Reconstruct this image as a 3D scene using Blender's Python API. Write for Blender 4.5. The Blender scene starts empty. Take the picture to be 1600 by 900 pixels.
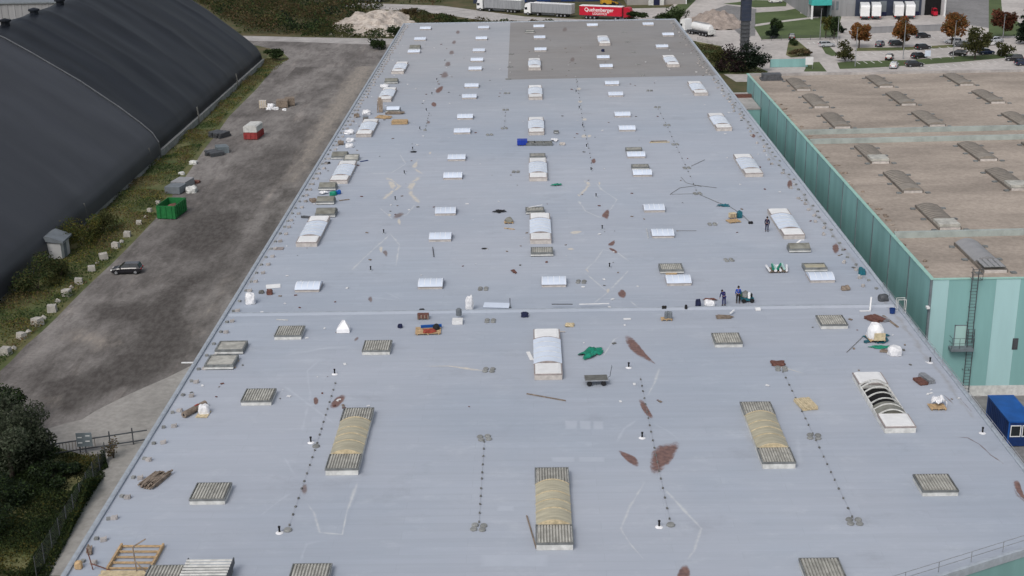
import bpy, bmesh, math, random
from mathutils import Vector, Matrix, noise
R = math.radians
S = bpy.context.scene
COL = S.collection
rng = random.Random(7)

# ------------------------------------------------------------ camera, sky, sun, exposure
CAM_Z = 55.0
cam = bpy.data.cameras.new('camera'); cam_ob = bpy.data.objects.new('camera', cam); COL.objects.link(cam_ob)
cam.sensor_width = 36; cam.lens = 2080 / 1600 * 36; cam.clip_start = 1; cam.clip_end = 4000
CAM_M = Matrix.Rotation(R(0.9), 4, 'Z') @ Matrix.Rotation(R(90 - 19.1), 4, 'X') @ Matrix.Rotation(R(-1.1), 4, 'Z')
CAM_M.translation = (0, 0, CAM_Z); cam_ob.matrix_world = CAM_M
S.camera = cam_ob
world = bpy.data.worlds.new('World'); S.world = world; world.use_nodes = True
wn = world.node_tree.nodes; wl = world.node_tree.links
sky = wn.new('ShaderNodeTexSky'); sky.sky_type = 'NISHITA'; sky.sun_disc = False
sky.sun_elevation = R(48); sky.sun_rotation = R(205); sky.dust_density = 3.0; sky.air_density = 1.0; sky.ozone_density = 1.0
hs = wn.new('ShaderNodeHueSaturation'); hs.inputs['Saturation'].default_value = 0.36
wl.new(sky.outputs[0], hs.inputs['Color']); wl.new(hs.outputs[0], wn['Background'].inputs[0])
wn['Background'].inputs[1].default_value = 0.13
sun = bpy.data.lights.new('sun', 'SUN'); sun.energy = 1.1; sun.angle = R(24); sun.color = (1, 0.96, 0.9)
sun_ob = bpy.data.objects.new('sun', sun); COL.objects.link(sun_ob)
sun_ob.rotation_euler = (R(42), 0, R(-25))
S.view_settings.view_transform = 'Standard'; S.view_settings.look = 'None'; S.view_settings.gamma = 1
S.view_settings.use_curve_mapping = False; S.view_settings.exposure = 0.06

def W(x, y, z=0.0):
    "survey helper: the spot seen at photo position x, y that lies at height z"
    d = CAM_M.to_3x3() @ Vector((x - 800, 450 - y, -2080)); t = (z - CAM_Z) / d.z
    return Vector((t * d.x, t * d.y, z))

# ------------------------------------------------------------ materials
M = {}
def nodes(name):
    m = bpy.data.materials.new(name); m.use_nodes = True; M[name] = m
    return m, m.node_tree.nodes, m.node_tree.links, m.node_tree.nodes['Principled BSDF']
def mixc(n, l, fac, a, b, blend='MIX'):
    x = n.new('ShaderNodeMix'); x.data_type = 'RGBA'; x.blend_type = blend
    for s, v in ((0, fac), (6, a), (7, b)):
        if hasattr(v, 'is_linked'): l.new(v, x.inputs[s])
        elif s == 0: x.inputs[0].default_value = v
        else: x.inputs[s].default_value = (*v, 1)
    return x.outputs[2]
def noise_tex(n, l, scale, detail=4, stretch=None, rough=0.6):
    g = n.new('ShaderNodeNewGeometry'); t = n.new('ShaderNodeTexNoise')
    t.inputs['Scale'].default_value = scale; t.inputs['Detail'].default_value = detail; t.inputs['Roughness'].default_value = rough
    if stretch:
        mp = n.new('ShaderNodeMapping'); mp.inputs['Scale'].default_value = stretch
        l.new(g.outputs['Position'], mp.inputs[0]); l.new(mp.outputs[0], t.inputs['Vector'])
    else: l.new(g.outputs['Position'], t.inputs['Vector'])
    return t.outputs['Fac']
def ramp(n, l, fac, lo, hi):
    r = n.new('ShaderNodeMapRange'); r.inputs['From Min'].default_value = lo; r.inputs['From Max'].default_value = hi
    r.interpolation_type = 'SMOOTHSTEP'; l.new(fac, r.inputs['Value']); return r.outputs['Result']
def mat(name, c, var=0.25, scale=1.5, rough=0.85, metal=0.0, stretch=None, fine=None, c2=None, bump=0, spec=0.3, wear=.1):
    m, n, l, p = nodes(name)
    dark = c2 or tuple(v * (1 - var) for v in c); lite = tuple(min(1, v * (1 + var * .6)) for v in c) if not c2 else c
    f = ramp(n, l, noise_tex(n, l, scale, 5, stretch), .3, .7)
    col = mixc(n, l, f, dark, lite)
    if fine:
        g = ramp(n, l, noise_tex(n, l, fine, 3), .25, .75)
        col = mixc(n, l, g, col, mixc(n, l, 1.0, col, (1.3, 1.3, 1.3), 'MULTIPLY'))
    oi = n.new('ShaderNodeObjectInfo'); mr = n.new('ShaderNodeMapRange'); mr.inputs['To Min'].default_value = 1 - wear; mr.inputs['To Max'].default_value = 1 + wear * .5; l.new(oi.outputs['Random'], mr.inputs['Value'])
    vm = n.new('ShaderNodeVectorMath'); vm.operation = 'SCALE'; l.new(col, vm.inputs[0]); l.new(mr.outputs['Result'], vm.inputs['Scale'])
    l.new(vm.outputs[0], p.inputs['Base Color'])
    p.inputs['Roughness'].default_value = rough; p.inputs['Metallic'].default_value = metal; p.inputs['Specular IOR Level'].default_value = spec
    if bump:
        b = n.new('ShaderNodeBump'); b.inputs['Strength'].default_value = bump; b.inputs['Distance'].default_value = .1
        l.new(noise_tex(n, l, (fine or scale * 6), 4), b.inputs['Height']); l.new(b.outputs[0], p.inputs['Normal'])
    return m
BASE = {}
def stain_mat(name, c, c2, nscale=.9, strength=1.0, edge=.55, stretch=None, base='membrane', soft=.5):
    "a mark on a surface: the surface's own colour with the mark mixed in by its outline and noise"
    m, n, l, p = nodes(name)
    under = BASE[base](n, l)
    a = n.new('ShaderNodeAttribute'); a.attribute_name = 'fade'
    nf = noise_tex(n, l, nscale, 6, stretch, .7)
    ad = n.new('ShaderNodeMath'); ad.operation = 'ADD'; l.new(a.outputs['Fac'], ad.inputs[0]); l.new(nf, ad.inputs[1])
    al = ramp(n, l, ad.outputs[0], edge, edge + soft)
    on = ramp(n, l, a.outputs['Fac'], 0.0, .12)          # nothing right at the outline
    mu = n.new('ShaderNodeMath'); mu.operation = 'MULTIPLY'; mu.inputs[1].default_value = strength; l.new(al, mu.inputs[0])
    m2 = n.new('ShaderNodeMath'); m2.operation = 'MULTIPLY'; l.new(mu.outputs[0], m2.inputs[0]); l.new(on, m2.inputs[1])
    mk = mixc(n, l, ramp(n, l, noise_tex(n, l, nscale * 2.3, 4), .35, .65), c2, c)
    l.new(mixc(n, l, m2.outputs[0], under, mk), p.inputs['Base Color'])
    rough = {'membrane': .75, 'membrane_old': .75}.get(base, .95)
    p.inputs['Roughness'].default_value = rough; p.inputs['Specular IOR Level'].default_value = .25 if rough < .9 else .2
    return m
def leaf_mat(name):
    m, n, l, p = nodes(name)
    a = n.new('ShaderNodeAttribute'); a.attribute_name = 'col'
    l.new(a.outputs['Color'], p.inputs['Base Color']); p.inputs['Roughness'].default_value = .75; p.inputs['Specular IOR Level'].default_value = .2
    tr = n.new('ShaderNodeBsdfTranslucent'); l.new(a.outputs['Color'], tr.inputs['Color']); mx = n.new('ShaderNodeMixShader'); mx.inputs[0].default_value = .4
    l.new(p.outputs[0], mx.inputs[1]); l.new(tr.outputs[0], mx.inputs[2]); l.new(mx.outputs[0], n['Material Output'].inputs['Surface'])
    return m
def membrane_col(n, l, c, warm):
    g = n.new('ShaderNodeNewGeometry')
    br = n.new('ShaderNodeTexBrick'); l.new(g.outputs['Position'], br.inputs['Vector'])
    br.inputs['Scale'].default_value = 1; br.inputs['Brick Width'].default_value = 9.0; br.inputs['Row Height'].default_value = 1.05
    br.inputs['Mortar Size'].default_value = .03; br.inputs['Mortar Smooth'].default_value = .6; br.inputs['Bias'].default_value = 0
    br.inputs['Color1'].default_value = (*[v * .982 for v in c], 1); br.inputs['Color2'].default_value = (*[v * 1.018 for v in c], 1)
    br.inputs['Mortar'].default_value = (*[v * .935 for v in c], 1)
    col = mixc(n, l, ramp(n, l, noise_tex(n, l, .05, 4), .35, .7), br.outputs['Color'], mixc(n, l, 1.0, br.outputs['Color'], warm, 'MULTIPLY'))
    col = mixc(n, l, ramp(n, l, noise_tex(n, l, .022, 3, (.8, 1.6, 1)), .35, .65), mixc(n, l, 1.0, col, (.955, .96, .965), 'MULTIPLY'), mixc(n, l, 1.0, col, (1.045, 1.04, 1.03), 'MULTIPLY'))
    st = ramp(n, l, noise_tex(n, l, 1, 5, (.10, 1.6, 1)), .25, .8)
    col = mixc(n, l, st, mixc(n, l, 1.0, col, (.93, .93, .93), 'MULTIPLY'), col)
    sx = n.new('ShaderNodeSeparateXYZ'); l.new(g.outputs['Position'], sx.inputs[0])
    if c[2] > .47: col = mixc(n, l, ramp(n, l, sx.outputs[1], 190, 275), col, mixc(n, l, 1.0, col, (.955, .91, .855), 'MULTIPLY'))   # older, dustier membrane towards the far end
    sp = ramp(n, l, noise_tex(n, l, .4, 8, (.7, 1.2, 1), .78), .5, .74)
    col = mixc(n, l, sp, col, mixc(n, l, 1.0, col, (1.14, 1.13, 1.1), 'MULTIPLY'))
    dk = ramp(n, l, noise_tex(n, l, .19, 8, (.8, 1, 1), .75), .54, .74)
    col = mixc(n, l, dk, col, mixc(n, l, 1.0, col, (.89, .885, .885), 'MULTIPLY'))
    return col
def gravel_col(n_, l_):
    f1 = ramp(n_, l_, noise_tex(n_, l_, .07, 9, (1.5, .6, 1), .72), .36, .64)
    f2 = ramp(n_, l_, noise_tex(n_, l_, .35, 8, (1.6, .4, 1), .75), .44, .66)
    f3 = ramp(n_, l_, noise_tex(n_, l_, 2.2, 6, None, .7), .3, .7)
    f4 = ramp(n_, l_, noise_tex(n_, l_, .16, 8, (2.6, .22, 1), .7), .55, .72)
    c_ = mixc(n_, l_, f1, (.125, .114, .109), (.232, .215, .205)); c_ = mixc(n_, l_, f2, c_, mixc(n_, l_, 1.0, c_, (.66, .655, .65), 'MULTIPLY'))
    c_ = mixc(n_, l_, f4, c_, mixc(n_, l_, 1.0, c_, (1.35, 1.3, 1.26), 'MULTIPLY'))
    return mixc(n_, l_, f3, c_, mixc(n_, l_, 1.0, c_, (1.3, 1.3, 1.3), 'MULTIPLY'))
BASE['membrane'] = lambda n, l: membrane_col(n, l, (.412, .443, .508), (.93, .96, .98))
BASE['membrane_old'] = lambda n, l: membrane_col(n, l, (.285, .277, .277), (.9, .88, .86))
BASE['membrane_mid'] = lambda n, l: membrane_col(n, l, (.368, .392, .435), (.94, .95, .95))
BASE['gravel'] = gravel_col
for b_, r_, s_ in (('membrane', .75, .25), ('membrane_old', .75, .25), ('membrane_mid', .75, .25), ('gravel', .95, .2)):
    m_, n_, l_, p_ = nodes(b_); l_.new(BASE[b_](n_, l_), p_.inputs['Base Color']); p_.inputs['Roughness'].default_value = r_; p_.inputs['Specular IOR Level'].default_value = s_
mat('flashing', (.38, .42, .47), .15, 2, .5, 0)
mat('teal', (.24, .435, .425), .14, .4, .55, stretch=(1, 1, .15))
mat('teal_light', (.39, .58, .55), .08, .4, .55, stretch=(1, 1, .15))
mat('teal_lit', (.26, .475, .465), .1, .4, .55, stretch=(1, 1, .12))  # teal again for the front wall, its brighter light put in the colour
mat('teal_light_lit', (.41, .62, .63), .08, .4, .55, stretch=(1, 1, .12))  # pale front stripes, lightened the same way for the brighter face
mat('teal_trim', (.33, .56, .49), .1, 1, .5)
mat('joint_grey', (.17, .20, .22), .2, 1, .6)
mat('gravel_roof', (.315, .268, .228), .24, .1, .95, stretch=(.6, 1.5, 1), fine=2.2)
mat('white', (.80, .80, .80), .06, 1.5, .5)
mat('white_vault', (.67, .74, .86), .06, .8, .25, spec=.5)
mat('white_dirty', (.62, .62, .60), .2, 2, .7)
mat('cream_curb', (.54, .50, .47), .2, 2, .8)
mat('brown_trim', (.33, .29, .28), .2, 3, .7)
mat('tan_vault', (.43, .395, .29), .22, 1.2, .45, stretch=(.5, 3, 1), spec=.4)
mat('slat_gap', (.24, .235, .215), .3, 2, .7)
mat('old_slat', (.45, .44, .40), .3, 1.4, .6)
mat('old_dark', (.15, .15, .14), .3, 2, .7)
mat('old_frame', (.19, .20, .20), .3, 2, .6)
mat('old_dome', (.26, .26, .23), .3, 1.3, .55, c2=(.17, .165, .14))
mat('green_roof_light', (.30, .265, .225), .3, 1.2, .6, c2=(.225, .20, .172))
mat('rib_brown', (.185, .165, .145), .3, 2, .7)
mat('void', (.008, .008, .009), .2, 1, .9)
mat('steel', (.42, .43, .45), .2, 2, .45, .6)
mat('dark_steel', (.10, .105, .115), .25, 2, .55, .3)
mat('black_rubber', (.018, .018, .02), .2, 2, .8)
mat('wood', (.50, .35, .20), .3, 4, .85, stretch=(1, 1, 3))
mat('wood_pale', (.60, .50, .33), .25, 4, .85)
mat('wood_old', (.25, .20, .16), .35, 3, .9)
mat('red_cloth', (.30, .06, .04), .3, 4, .9)
mat('rust_brown', (.16, .075, .06), .3, 4, .9)
mat('green_tarp', (.01, .22, .14), .3, 2, .5)
mat('teal_tarp', (.015, .12, .16), .3, 2, .6)
mat('blue_plastic', (.015, .05, .38), .2, 2, .5)
mat('blue_paint', (.01, .09, .36), .2, 1, .45)
mat('blue_side', (.012, .04, .16), .25, 1, .5)
mat('navy', (.015, .02, .06), .3, 4, .8)
mat('navy_overall', (.02, .022, .10), .25, 5, .85)
mat('jacket_blue', (.03, .08, .38), .25, 5, .8)
mat('trousers', (.02, .018, .016), .3, 5, .9)
mat('skin', (.45, .27, .2), .1, 5, .6)
mat('hair', (.02, .015, .012), .2, 5, .8)
mat('plastic_white', (.78, .78, .80), .1, 3, .35)
mat('concrete', (.36, .34, .33), .18, .25, .95, fine=1.5)
mat('concrete_block', (.45, .425, .39), .18, 2, .9, bump=.4)
mat('wall_concrete', (.25, .255, .25), .25, .8, .95)
mat('paving', (.43, .40, .38), .15, .08, .95, fine=.7)
mat('asphalt', (.20, .195, .195), .16, .15, .95, fine=1.2)
mat('asphalt_dark', (.115, .115, .12), .16, .3, .95, fine=1.2)
mat('asphalt_yard', (.285, .27, .255), .14, .2, .95, fine=1.4)
mat('soil', (.105, .085, .045), .4, .15, .95, c2=(.055, .065, .025), fine=.9)
mat('lawn', (.085, .115, .045), .3, .12, .95, c2=(.06, .085, .032), fine=1.6)
mat('verge', (.15, .14, .065), .4, .16, .95, c2=(.06, .085, .028), fine=1.1)
mat('fire_wall', (.36, .40, .38), .2, .6, .9)
mat('line_paint', (.66, .65, .63), .2, 2, .8)
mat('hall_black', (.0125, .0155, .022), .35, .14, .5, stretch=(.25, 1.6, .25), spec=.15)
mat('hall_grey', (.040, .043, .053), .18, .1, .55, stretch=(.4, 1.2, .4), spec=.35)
mat('hall_trim', (.16, .165, .18), .15, 1, .6)
mat('shed_wall', (.50, .50, .50), .12, 1, .8)
mat('shed_roof', (.17, .19, .21), .15, 1, .6)
mat('skip_green', (.02, .17, .05), .2, 2, .5)
mat('skip_red', (.30, .05, .05), .2, 2, .5)
mat('grey_cladding', (.30, .30, .31), .1, .3, .6, stretch=(3, 3, .2))
mat('beige_wall', (.33, .31, .29), .1, .5, .9)
mat('navy_wall', (.035, .045, .075), .15, .5, .6)
mat('turquoise', (.06, .42, .40), .1, 1, .5)
mat('truck_red', (.50, .012, .035), .1, .5, .45)
mat('curtain_grey', (.30, .31, .33), .15, .8, .6, stretch=(3, 3, .3))
mat('glass', (.02, .025, .03), .2, 1, .12, spec=.6)
mat('yellow_paint', (.60, .33, .03), .15, 1, .5)
mat('bark', (.07, .055, .045), .3, 5, .95)
mat('limestone', (.52, .47, .42), .3, .5, .95, c2=(.33, .28, .24), fine=1.3, bump=.5)
mat('earth_heap', (.30, .25, .22), .3, .4, .95, fine=1.5, bump=.5)
leaf_mat('leaf')
stain_mat('stain_red', (.215, .115, .09), (.125, .065, .055), 1.3, .93, .42, None, 'membrane', .45)
stain_mat('grime_shade', (.33, .335, .35), (.37, .385, .41), .7, .6, .72)  # dirt and contact shadow painted as one tone round the skylights
stain_mat('stain_brown', (.21, .16, .145), (.15, .11, .11), .9, .85, .6)
stain_mat('stain_old', (.20, .16, .15), (.15, .12, .115), .9, .85, .6, None, 'membrane_old')
stain_mat('mark_pale', (.58, .595, .60), (.51, .525, .55), .75, .8, .78, None, 'membrane', .42)
stain_mat('edge_dirt', (.27, .265, .265), (.33, .33, .335), .6, .7, .78)
stain_mat('mark_cream', (.63, .58, .50), (.53, .50, .46), 1.1, .9, .58)
stain_mat('mark_faint', (.49, .525, .585), (.46, .49, .55), .5, .6, .74)
stain_mat('patch_light', (.45, .485, .55), (.43, .465, .53), .3, .8, .35)
# churned part of the yard: the same gravel with dark mud and pale dust mixed in
m_, n_, l_, p_ = nodes('churned'); col_ = gravel_col(n_, l_)
for at_, c1_, c2_, sc_, lo_, st_ in (('mud', (.072, .064, .060), (.115, .105, .099), .28, .60, (1.3, .6, 1)), ('tan', (.33, .29, .255), (.25, .225, .205), .4, .70, (1.6, .5, 1))):
    t_ = n_.new('ShaderNodeAttribute'); t_.attribute_name = at_; nz_ = noise_tex(n_, l_, sc_, 9, st_, .74)
    s_ = n_.new('ShaderNodeMath'); s_.operation = 'MULTIPLY_ADD'; s_.inputs[1].default_value = .75; l_.new(t_.outputs['Fac'], s_.inputs[0]); l_.new(nz_, s_.inputs[2])
    k_ = n_.new('ShaderNodeMath'); k_.operation = 'MULTIPLY'; l_.new(ramp(n_, l_, s_.outputs[0], lo_, lo_ + .5), k_.inputs[0]); l_.new(ramp(n_, l_, t_.outputs['Fac'], 0, .25), k_.inputs[1])
    col_ = mixc(n_, l_, k_.outputs[0], col_, mixc(n_, l_, ramp(n_, l_, noise_tex(n_, l_, 1.1, 7, st_, .72), .38, .62), c1_, c2_))
l_.new(col_, p_.inputs['Base Color']); p_.inputs['Roughness'].default_value = .95; p_.inputs['Specular IOR Level'].default_value = .2
# car paint takes the colour set on each car body
m_, n_, l_, p_ = nodes('car_paint')
oi = n_.new('ShaderNodeObjectInfo'); l_.new(oi.outputs['Color'], p_.inputs['Base Color']); p_.inputs['Roughness'].default_value = .25; p_.inputs['Coat Weight'].default_value = .5
m_, n_, l_, p_ = nodes('tail_red'); p_.inputs['Base Color'].default_value = (.45, .01, .01, 1); p_.inputs['Roughness'].default_value = .3

# ------------------------------------------------------------ mesh helpers
class MB:
    def __init__(s): s.v = []; s.f = []; s.m = []; s.fade = []
    def add(s, vs, fs, mi=0):
        o = len(s.v); s.v += [tuple(v) for v in vs]; s.f += [tuple(i + o for i in f) for f in fs]; s.m += [mi] * len(fs); return s
    def box(s, x0, y0, z0, x1, y1, z1, mi=0, rz=0, piv=None, tz=0):
        vs = [Vector((x, y, z)) for z in (z0, z1) for x, y in ((x0, y0), (x1, y0), (x1, y1), (x0, y1))]
        if rz:
            c = Vector(piv or ((x0 + x1) / 2, (y0 + y1) / 2, z0)); mt = Matrix.Rotation(rz, 3, 'Z'); vs = [c + mt @ (v - c) for v in vs]
        return s.add(vs, [(3, 2, 1, 0), (4, 5, 6, 7), (0, 1, 5, 4), (1, 2, 6, 5), (2, 3, 7, 6), (3, 0, 4, 7)], mi)
    def beam(s, a, b, w, h, mi=0):
        a, b = Vector(a), Vector(b); d = (b - a).normalized(); u = d.cross(Vector((0, 0, 1)))
        if u.length < 1e-3: u = Vector((1, 0, 0))
        u.normalize(); n = u.cross(d).normalized(); u *= w / 2; n *= h / 2
        vs = [p + i * u + j * n for p in (a, b) for i, j in ((-1, -1), (1, -1), (1, 1), (-1, 1))]
        return s.add(vs, [(0, 1, 2, 3), (7, 6, 5, 4), (0, 4, 5, 1), (1, 5, 6, 2), (2, 6, 7, 3), (3, 7, 4, 0)], mi)
    def tube(s, a, b, r, r2=None, n=8, mi=0):
        a, b = Vector(a), Vector(b); r2 = r if r2 is None else r2; d = (b - a).normalized()
        u = d.orthogonal().normalized(); w = d.cross(u)
        vs = [p + (u * math.cos(2 * math.pi * k / n) + w * math.sin(2 * math.pi * k / n)) * q for p, q in ((a, r), (b, r2)) for k in range(n)]
        fs = [(k, (k + 1) % n, n + (k + 1) % n, n + k) for k in range(n)] + [tuple(range(n))[::-1], tuple(range(n, 2 * n))]
        return s.add(vs, fs, mi)
    def path(s, pts, r, n=6, mi=0):
        for a, b in zip(pts, pts[1:]): s.tube(a, b, r, None, n, mi)
        return s
    def prism(s, pts, z0, z1, mi=0):
        n = len(pts); vs = [(p[0], p[1], z0) for p in pts] + [(p[0], p[1], z1) for p in pts]
        return s.add(vs, [tuple(range(n))[::-1], tuple(range(n, 2 * n))] + [(k, (k + 1) % n, n + (k + 1) % n, n + k) for k in range(n)], mi)
    def sweep(s, prof, axis, a, b, mi=0, close=True):
        "prof: (u,z) outline swept along x or y"
        n = len(prof); P = (lambda t, u, z: (t, u, z)) if axis == 'x' else (lambda t, u, z: (u, t, z))
        vs = [P(t, u, z) for t in (a, b) for u, z in prof]
        fs = [(k, k + 1, n + k + 1, n + k) for k in range(n - 1)]
        if close: fs += [(n - 1, 0, n, 2 * n - 1), tuple(range(n))[::-1], tuple(range(n, 2 * n))]
        return s.add(vs, fs, mi)
    def lathe(s, prof, n=12, mi=0, c=(0, 0)):
        k = len(prof); vs = [(c[0] + r * math.cos(2 * math.pi * i / n), c[1] + r * math.sin(2 * math.pi * i / n), z) for i in range(n) for r, z in prof]
        fs = [(i * k + j, ((i + 1) % n) * k + j, ((i + 1) % n) * k + j + 1, i * k + j + 1) for i in range(n) for j in range(k - 1)]
        return s.add(vs, fs, mi)
    def lump(s, c, sx, sy, sz, seed=0, amp=.35, freq=1.6, mi=0, sub=2, square=0.0):
        bm = bmesh.new(); bmesh.ops.create_icosphere(bm, subdivisions=sub, radius=1)
        for v in bm.verts:
            k = 1 + amp * noise.noise(v.co * freq + Vector((seed * 7.3, seed * 3.1, 0)))
            v.co *= k * ((abs(v.co.x) ** 5 + abs(v.co.y) ** 5 + abs(v.co.z) ** 5) ** -.2 if square else 1)
            if v.co.z < -.15: v.co.z = -.15
        o = len(s.v); bm.verts.ensure_lookup_table()
        s.v += [(c[0] + v.co.x * sx, c[1] + v.co.y * sy, c[2] + (v.co.z + .15) * sz) for v in bm.verts]
        for f in bm.faces: s.f.append(tuple(o + v.index for v in f.verts)); s.m.append(mi)
        bm.free(); return s
    def mesh(s, name, mats, smooth=False):
        me = bpy.data.meshes.new(name); me.from_pydata(s.v, [], s.f)
        for x in ([mats] if isinstance(mats, str) else mats): me.materials.append(M[x])
        me.polygons.foreach_set('material_index', s.m)
        if smooth: me.polygons.foreach_set('use_smooth', [True] * len(s.f))
        bm = bmesh.new(); bm.from_mesh(me); bmesh.ops.recalc_face_normals(bm, faces=bm.faces); bm.to_mesh(me); bm.free()
        if s.fade:
            at = me.attributes.new('fade', 'FLOAT', 'POINT'); at.data.foreach_set('value', s.fade)
        return me
ORG = {}
def link(o, parent=None, loc=(0, 0, 0), rz=0, rx=0, ry=0):
    COL.objects.link(o); o.location = loc; o.rotation_euler = (rx, ry, rz)
    if parent: o.parent = parent
    return o
def thing(name, label, cat, loc=(0, 0, 0), rz=0, group=None):
    return tag(link(bpy.data.objects.new(name, None), None, loc, rz), label, cat, group)
def tag(o, label, cat, group=None):
    o['label'] = label; o['category'] = cat
    if group: o['group'] = group
    return o
def part(name, me, parent, loc=(0, 0, 0), rz=0, rx=0, ry=0): return link(bpy.data.objects.new(name, me), parent, loc, rz, rx, ry)
def mp(name, mb, mats, parent, loc=(0, 0, 0), rz=0, smooth=False, rx=0, ry=0): return part(name, mb.mesh(name, mats, smooth), parent, loc, rz, rx, ry)
def solo(name, mb, mats, label, cat, loc=(0, 0, 0), rz=0, group=None, smooth=False):
    return tag(mp(name, mb, mats, None, loc, rz, smooth), label, cat, group)
def struct(name, mb, mats, kind='structure', smooth=False):
    o = mp(name, mb, mats, None, smooth=smooth); o['kind'] = kind; return o
def sheet(name, pts, z, m, px=True):
    pts = [W(*p) if px else p for p in pts]
    return struct(name, MB().add([(p[0], p[1], z) for p in pts], [tuple(range(len(pts)))]), m)
def fade_patch(pts, z, rings=4):
    mb = MB(); n = len(pts); cx = sum(p[0] for p in pts) / n; cy = sum(p[1] for p in pts) / n
    for k in range(rings):
        t = 1 - k / rings
        for p in pts: mb.v.append((cx + (p[0] - cx) * t, cy + (p[1] - cy) * t, z)); mb.fade.append(min(1, k / (rings - 1) * 1.3) * .62)
    mb.v.append((cx, cy, z)); mb.fade.append(.62)
    for k in range(rings - 1): mb.f += [(k * n + i, k * n + (i + 1) % n, (k + 1) * n + (i + 1) % n, (k + 1) * n + i) for i in range(n)]
    mb.f += [((rings - 1) * n + i, (rings - 1) * n + (i + 1) % n, rings * n) for i in range(n)]; mb.m = [0] * len(mb.f)
    return mb
def smooth_loop(pts, it=2):
    pts = [Vector(p) for p in pts]
    for _ in range(it):
        q = []
        for i, p in enumerate(pts):
            b = pts[(i + 1) % len(pts)]; q += [p * .75 + b * .25, p * .25 + b * .75]
        pts = q
    return pts
def fade_strip(pts, w, z, seg=1.2):
    mb = MB(); P = [Vector(pts[0])]
    for a, b in zip(pts, pts[1:]):
        a, b = Vector(a), Vector(b); n = max(1, int((b - a).length / seg)); P += [a.lerp(b, (i + 1) / n) for i in range(n)]
    for i, p in enumerate(P):
        d = (P[min(i + 1, len(P) - 1)] - P[max(i - 1, 0)]); nn = Vector((-d.y, d.x, 0)).normalized(); ww = w * (.6 + .8 * rng.random())
        e = .35 if i in (0, len(P) - 1) else 1
        for t, f in ((-1, 0), (0, .6 * e), (1, 0)): mb.v.append(tuple(p.xy + nn.xy * t * ww) + (z,)); mb.fade.append(f)
    for i in range(len(P) - 1):
        for j in (0, 1): mb.f.append((i * 3 + j, i * 3 + j + 1, i * 3 + j + 4, i * 3 + j + 3)); mb.m.append(0)
    return mb
# ------------------------------------------------------------ ground, yard, roads
struct('ground', MB().add([(-1500, -300, 0), (1500, -300, 0), (1500, 2500, 0), (-1500, 2500, 0)], [(0, 1, 2, 3)]), 'soil')
yard_px = [(345, 56), (480, 59), (620, 62), (660, 62), (560, 330), (330, 640), (200, 900), (60, 900), (165, 720), (60, 680), (0, 640), (0, 580), (16, 566), (40, 540), (66, 518), (88, 497), (112, 472), (131, 453), (152, 433), (172, 415), (190, 397), (208, 379), (226, 360), (243, 342), (262, 318), (280, 290), (300, 262), (318, 235), (338, 210), (358, 182), (402, 138), (430, 104), (452, 92), (440, 80), (405, 72), (370, 66)]
sheet('gravel_yard', yard_px, .02, 'gravel')
apron = [(300, 571), (262, 590), (225, 606), (190, 622), (150, 642), (128, 656), (95, 664), (70, 672), (60, 690), (165, 722), (140, 760), (60, 900), (220, 900), (400, 560), (330, 565)]
sheet('tarmac_apron', apron, .032, 'asphalt_yard')
sheet('access_road', [(340, 55), (480, 58.5), (640, 61), (640, 70), (560, 69), (480, 66), (400, 64), (352, 62)], .03, 'concrete')
def crop(P): return [(x / 2.056, 312 + y / 2.056) for x, y in P]
MUD = [(.45, [(520, 240), (430, 330), (300, 560), (160, 650), (40, 650), (0, 600), (120, 500), (200, 420), (300, 300), (420, 210)]), (1.0, crop([(700, 215), (640, 300), (600, 345), (625, 400), (640, 455), (560, 550), (450, 600), (330, 640), (250, 695), (170, 700), (100, 640), (90, 560), (200, 565), (330, 520), (400, 480), (425, 400), (280, 395), (290, 335), (380, 325), (480, 325), (560, 245)])),
    (.95, crop([(500, 150), (600, 60), (800, 20), (780, 130), (640, 190)])), (.85, crop([(960, -40), (880, 110), (790, 240), (700, 350), (640, 460), (590, 520), (570, 500), (640, 390), (740, 250), (830, 90), (900, -40)])),
    (.7, [(470, 250), (440, 300), (400, 330), (380, 320), (420, 275)]), (.6, [(560, 85), (500, 110), (440, 130), (430, 110), (470, 90), (520, 78)]), (.55, [(590, 95), (545, 175), (490, 250), (450, 300), (440, 290), (500, 180), (560, 100)]), (.5, [(440, 190), (400, 260), (340, 300), (360, 250), (410, 200)])]
TAN = [(.9, crop([(215, 400), (380, 430), (395, 470), (300, 490), (200, 450)])), (.8, crop([(40, 600), (210, 630), (200, 670), (90, 650)])), (.75, crop([(640, 320), (760, 215), (770, 235), (650, 440), (590, 440)])), (1.0, [(602, 80), (570, 140), (515, 220), (465, 290), (440, 285), (490, 190), (550, 105)]), (.6, [(470, 70), (560, 75), (590, 85), (560, 90), (500, 80)]), (.5, crop([(300, 180), (450, 130), (420, 230), (330, 290)]))]
def poly_depth(P, x, y):
    ins = False; best = 1e9
    for i in range(len(P)):
        ax, ay = P[i][0], P[i][1]; bx_, by_ = P[i - 1][0], P[i - 1][1]
        if (ay > y) != (by_ > y) and x < (bx_ - ax) * (y - ay) / (by_ - ay) + ax: ins = not ins
        dx, dy = bx_ - ax, by_ - ay; t = max(0, min(1, ((x - ax) * dx + (y - ay) * dy) / (dx * dx + dy * dy + 1e-9))); best = min(best, math.hypot(x - ax - t * dx, y - ay - t * dy))
    return best if ins else -best
mud_w = [(s, [W(*p) for p in P]) for s, P in MUD]; tan_w = [(s, [W(*p) for p in P]) for s, P in TAN]
YX0, YY0, NX, NY, ST = -57.4, 92, 28, 236, 1.0
gm = MB(); gd, gt = [], []; yard_w = [W(*p) for p in yard_px]; apron_w = [W(*p) for p in apron]; okv = []
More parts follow.
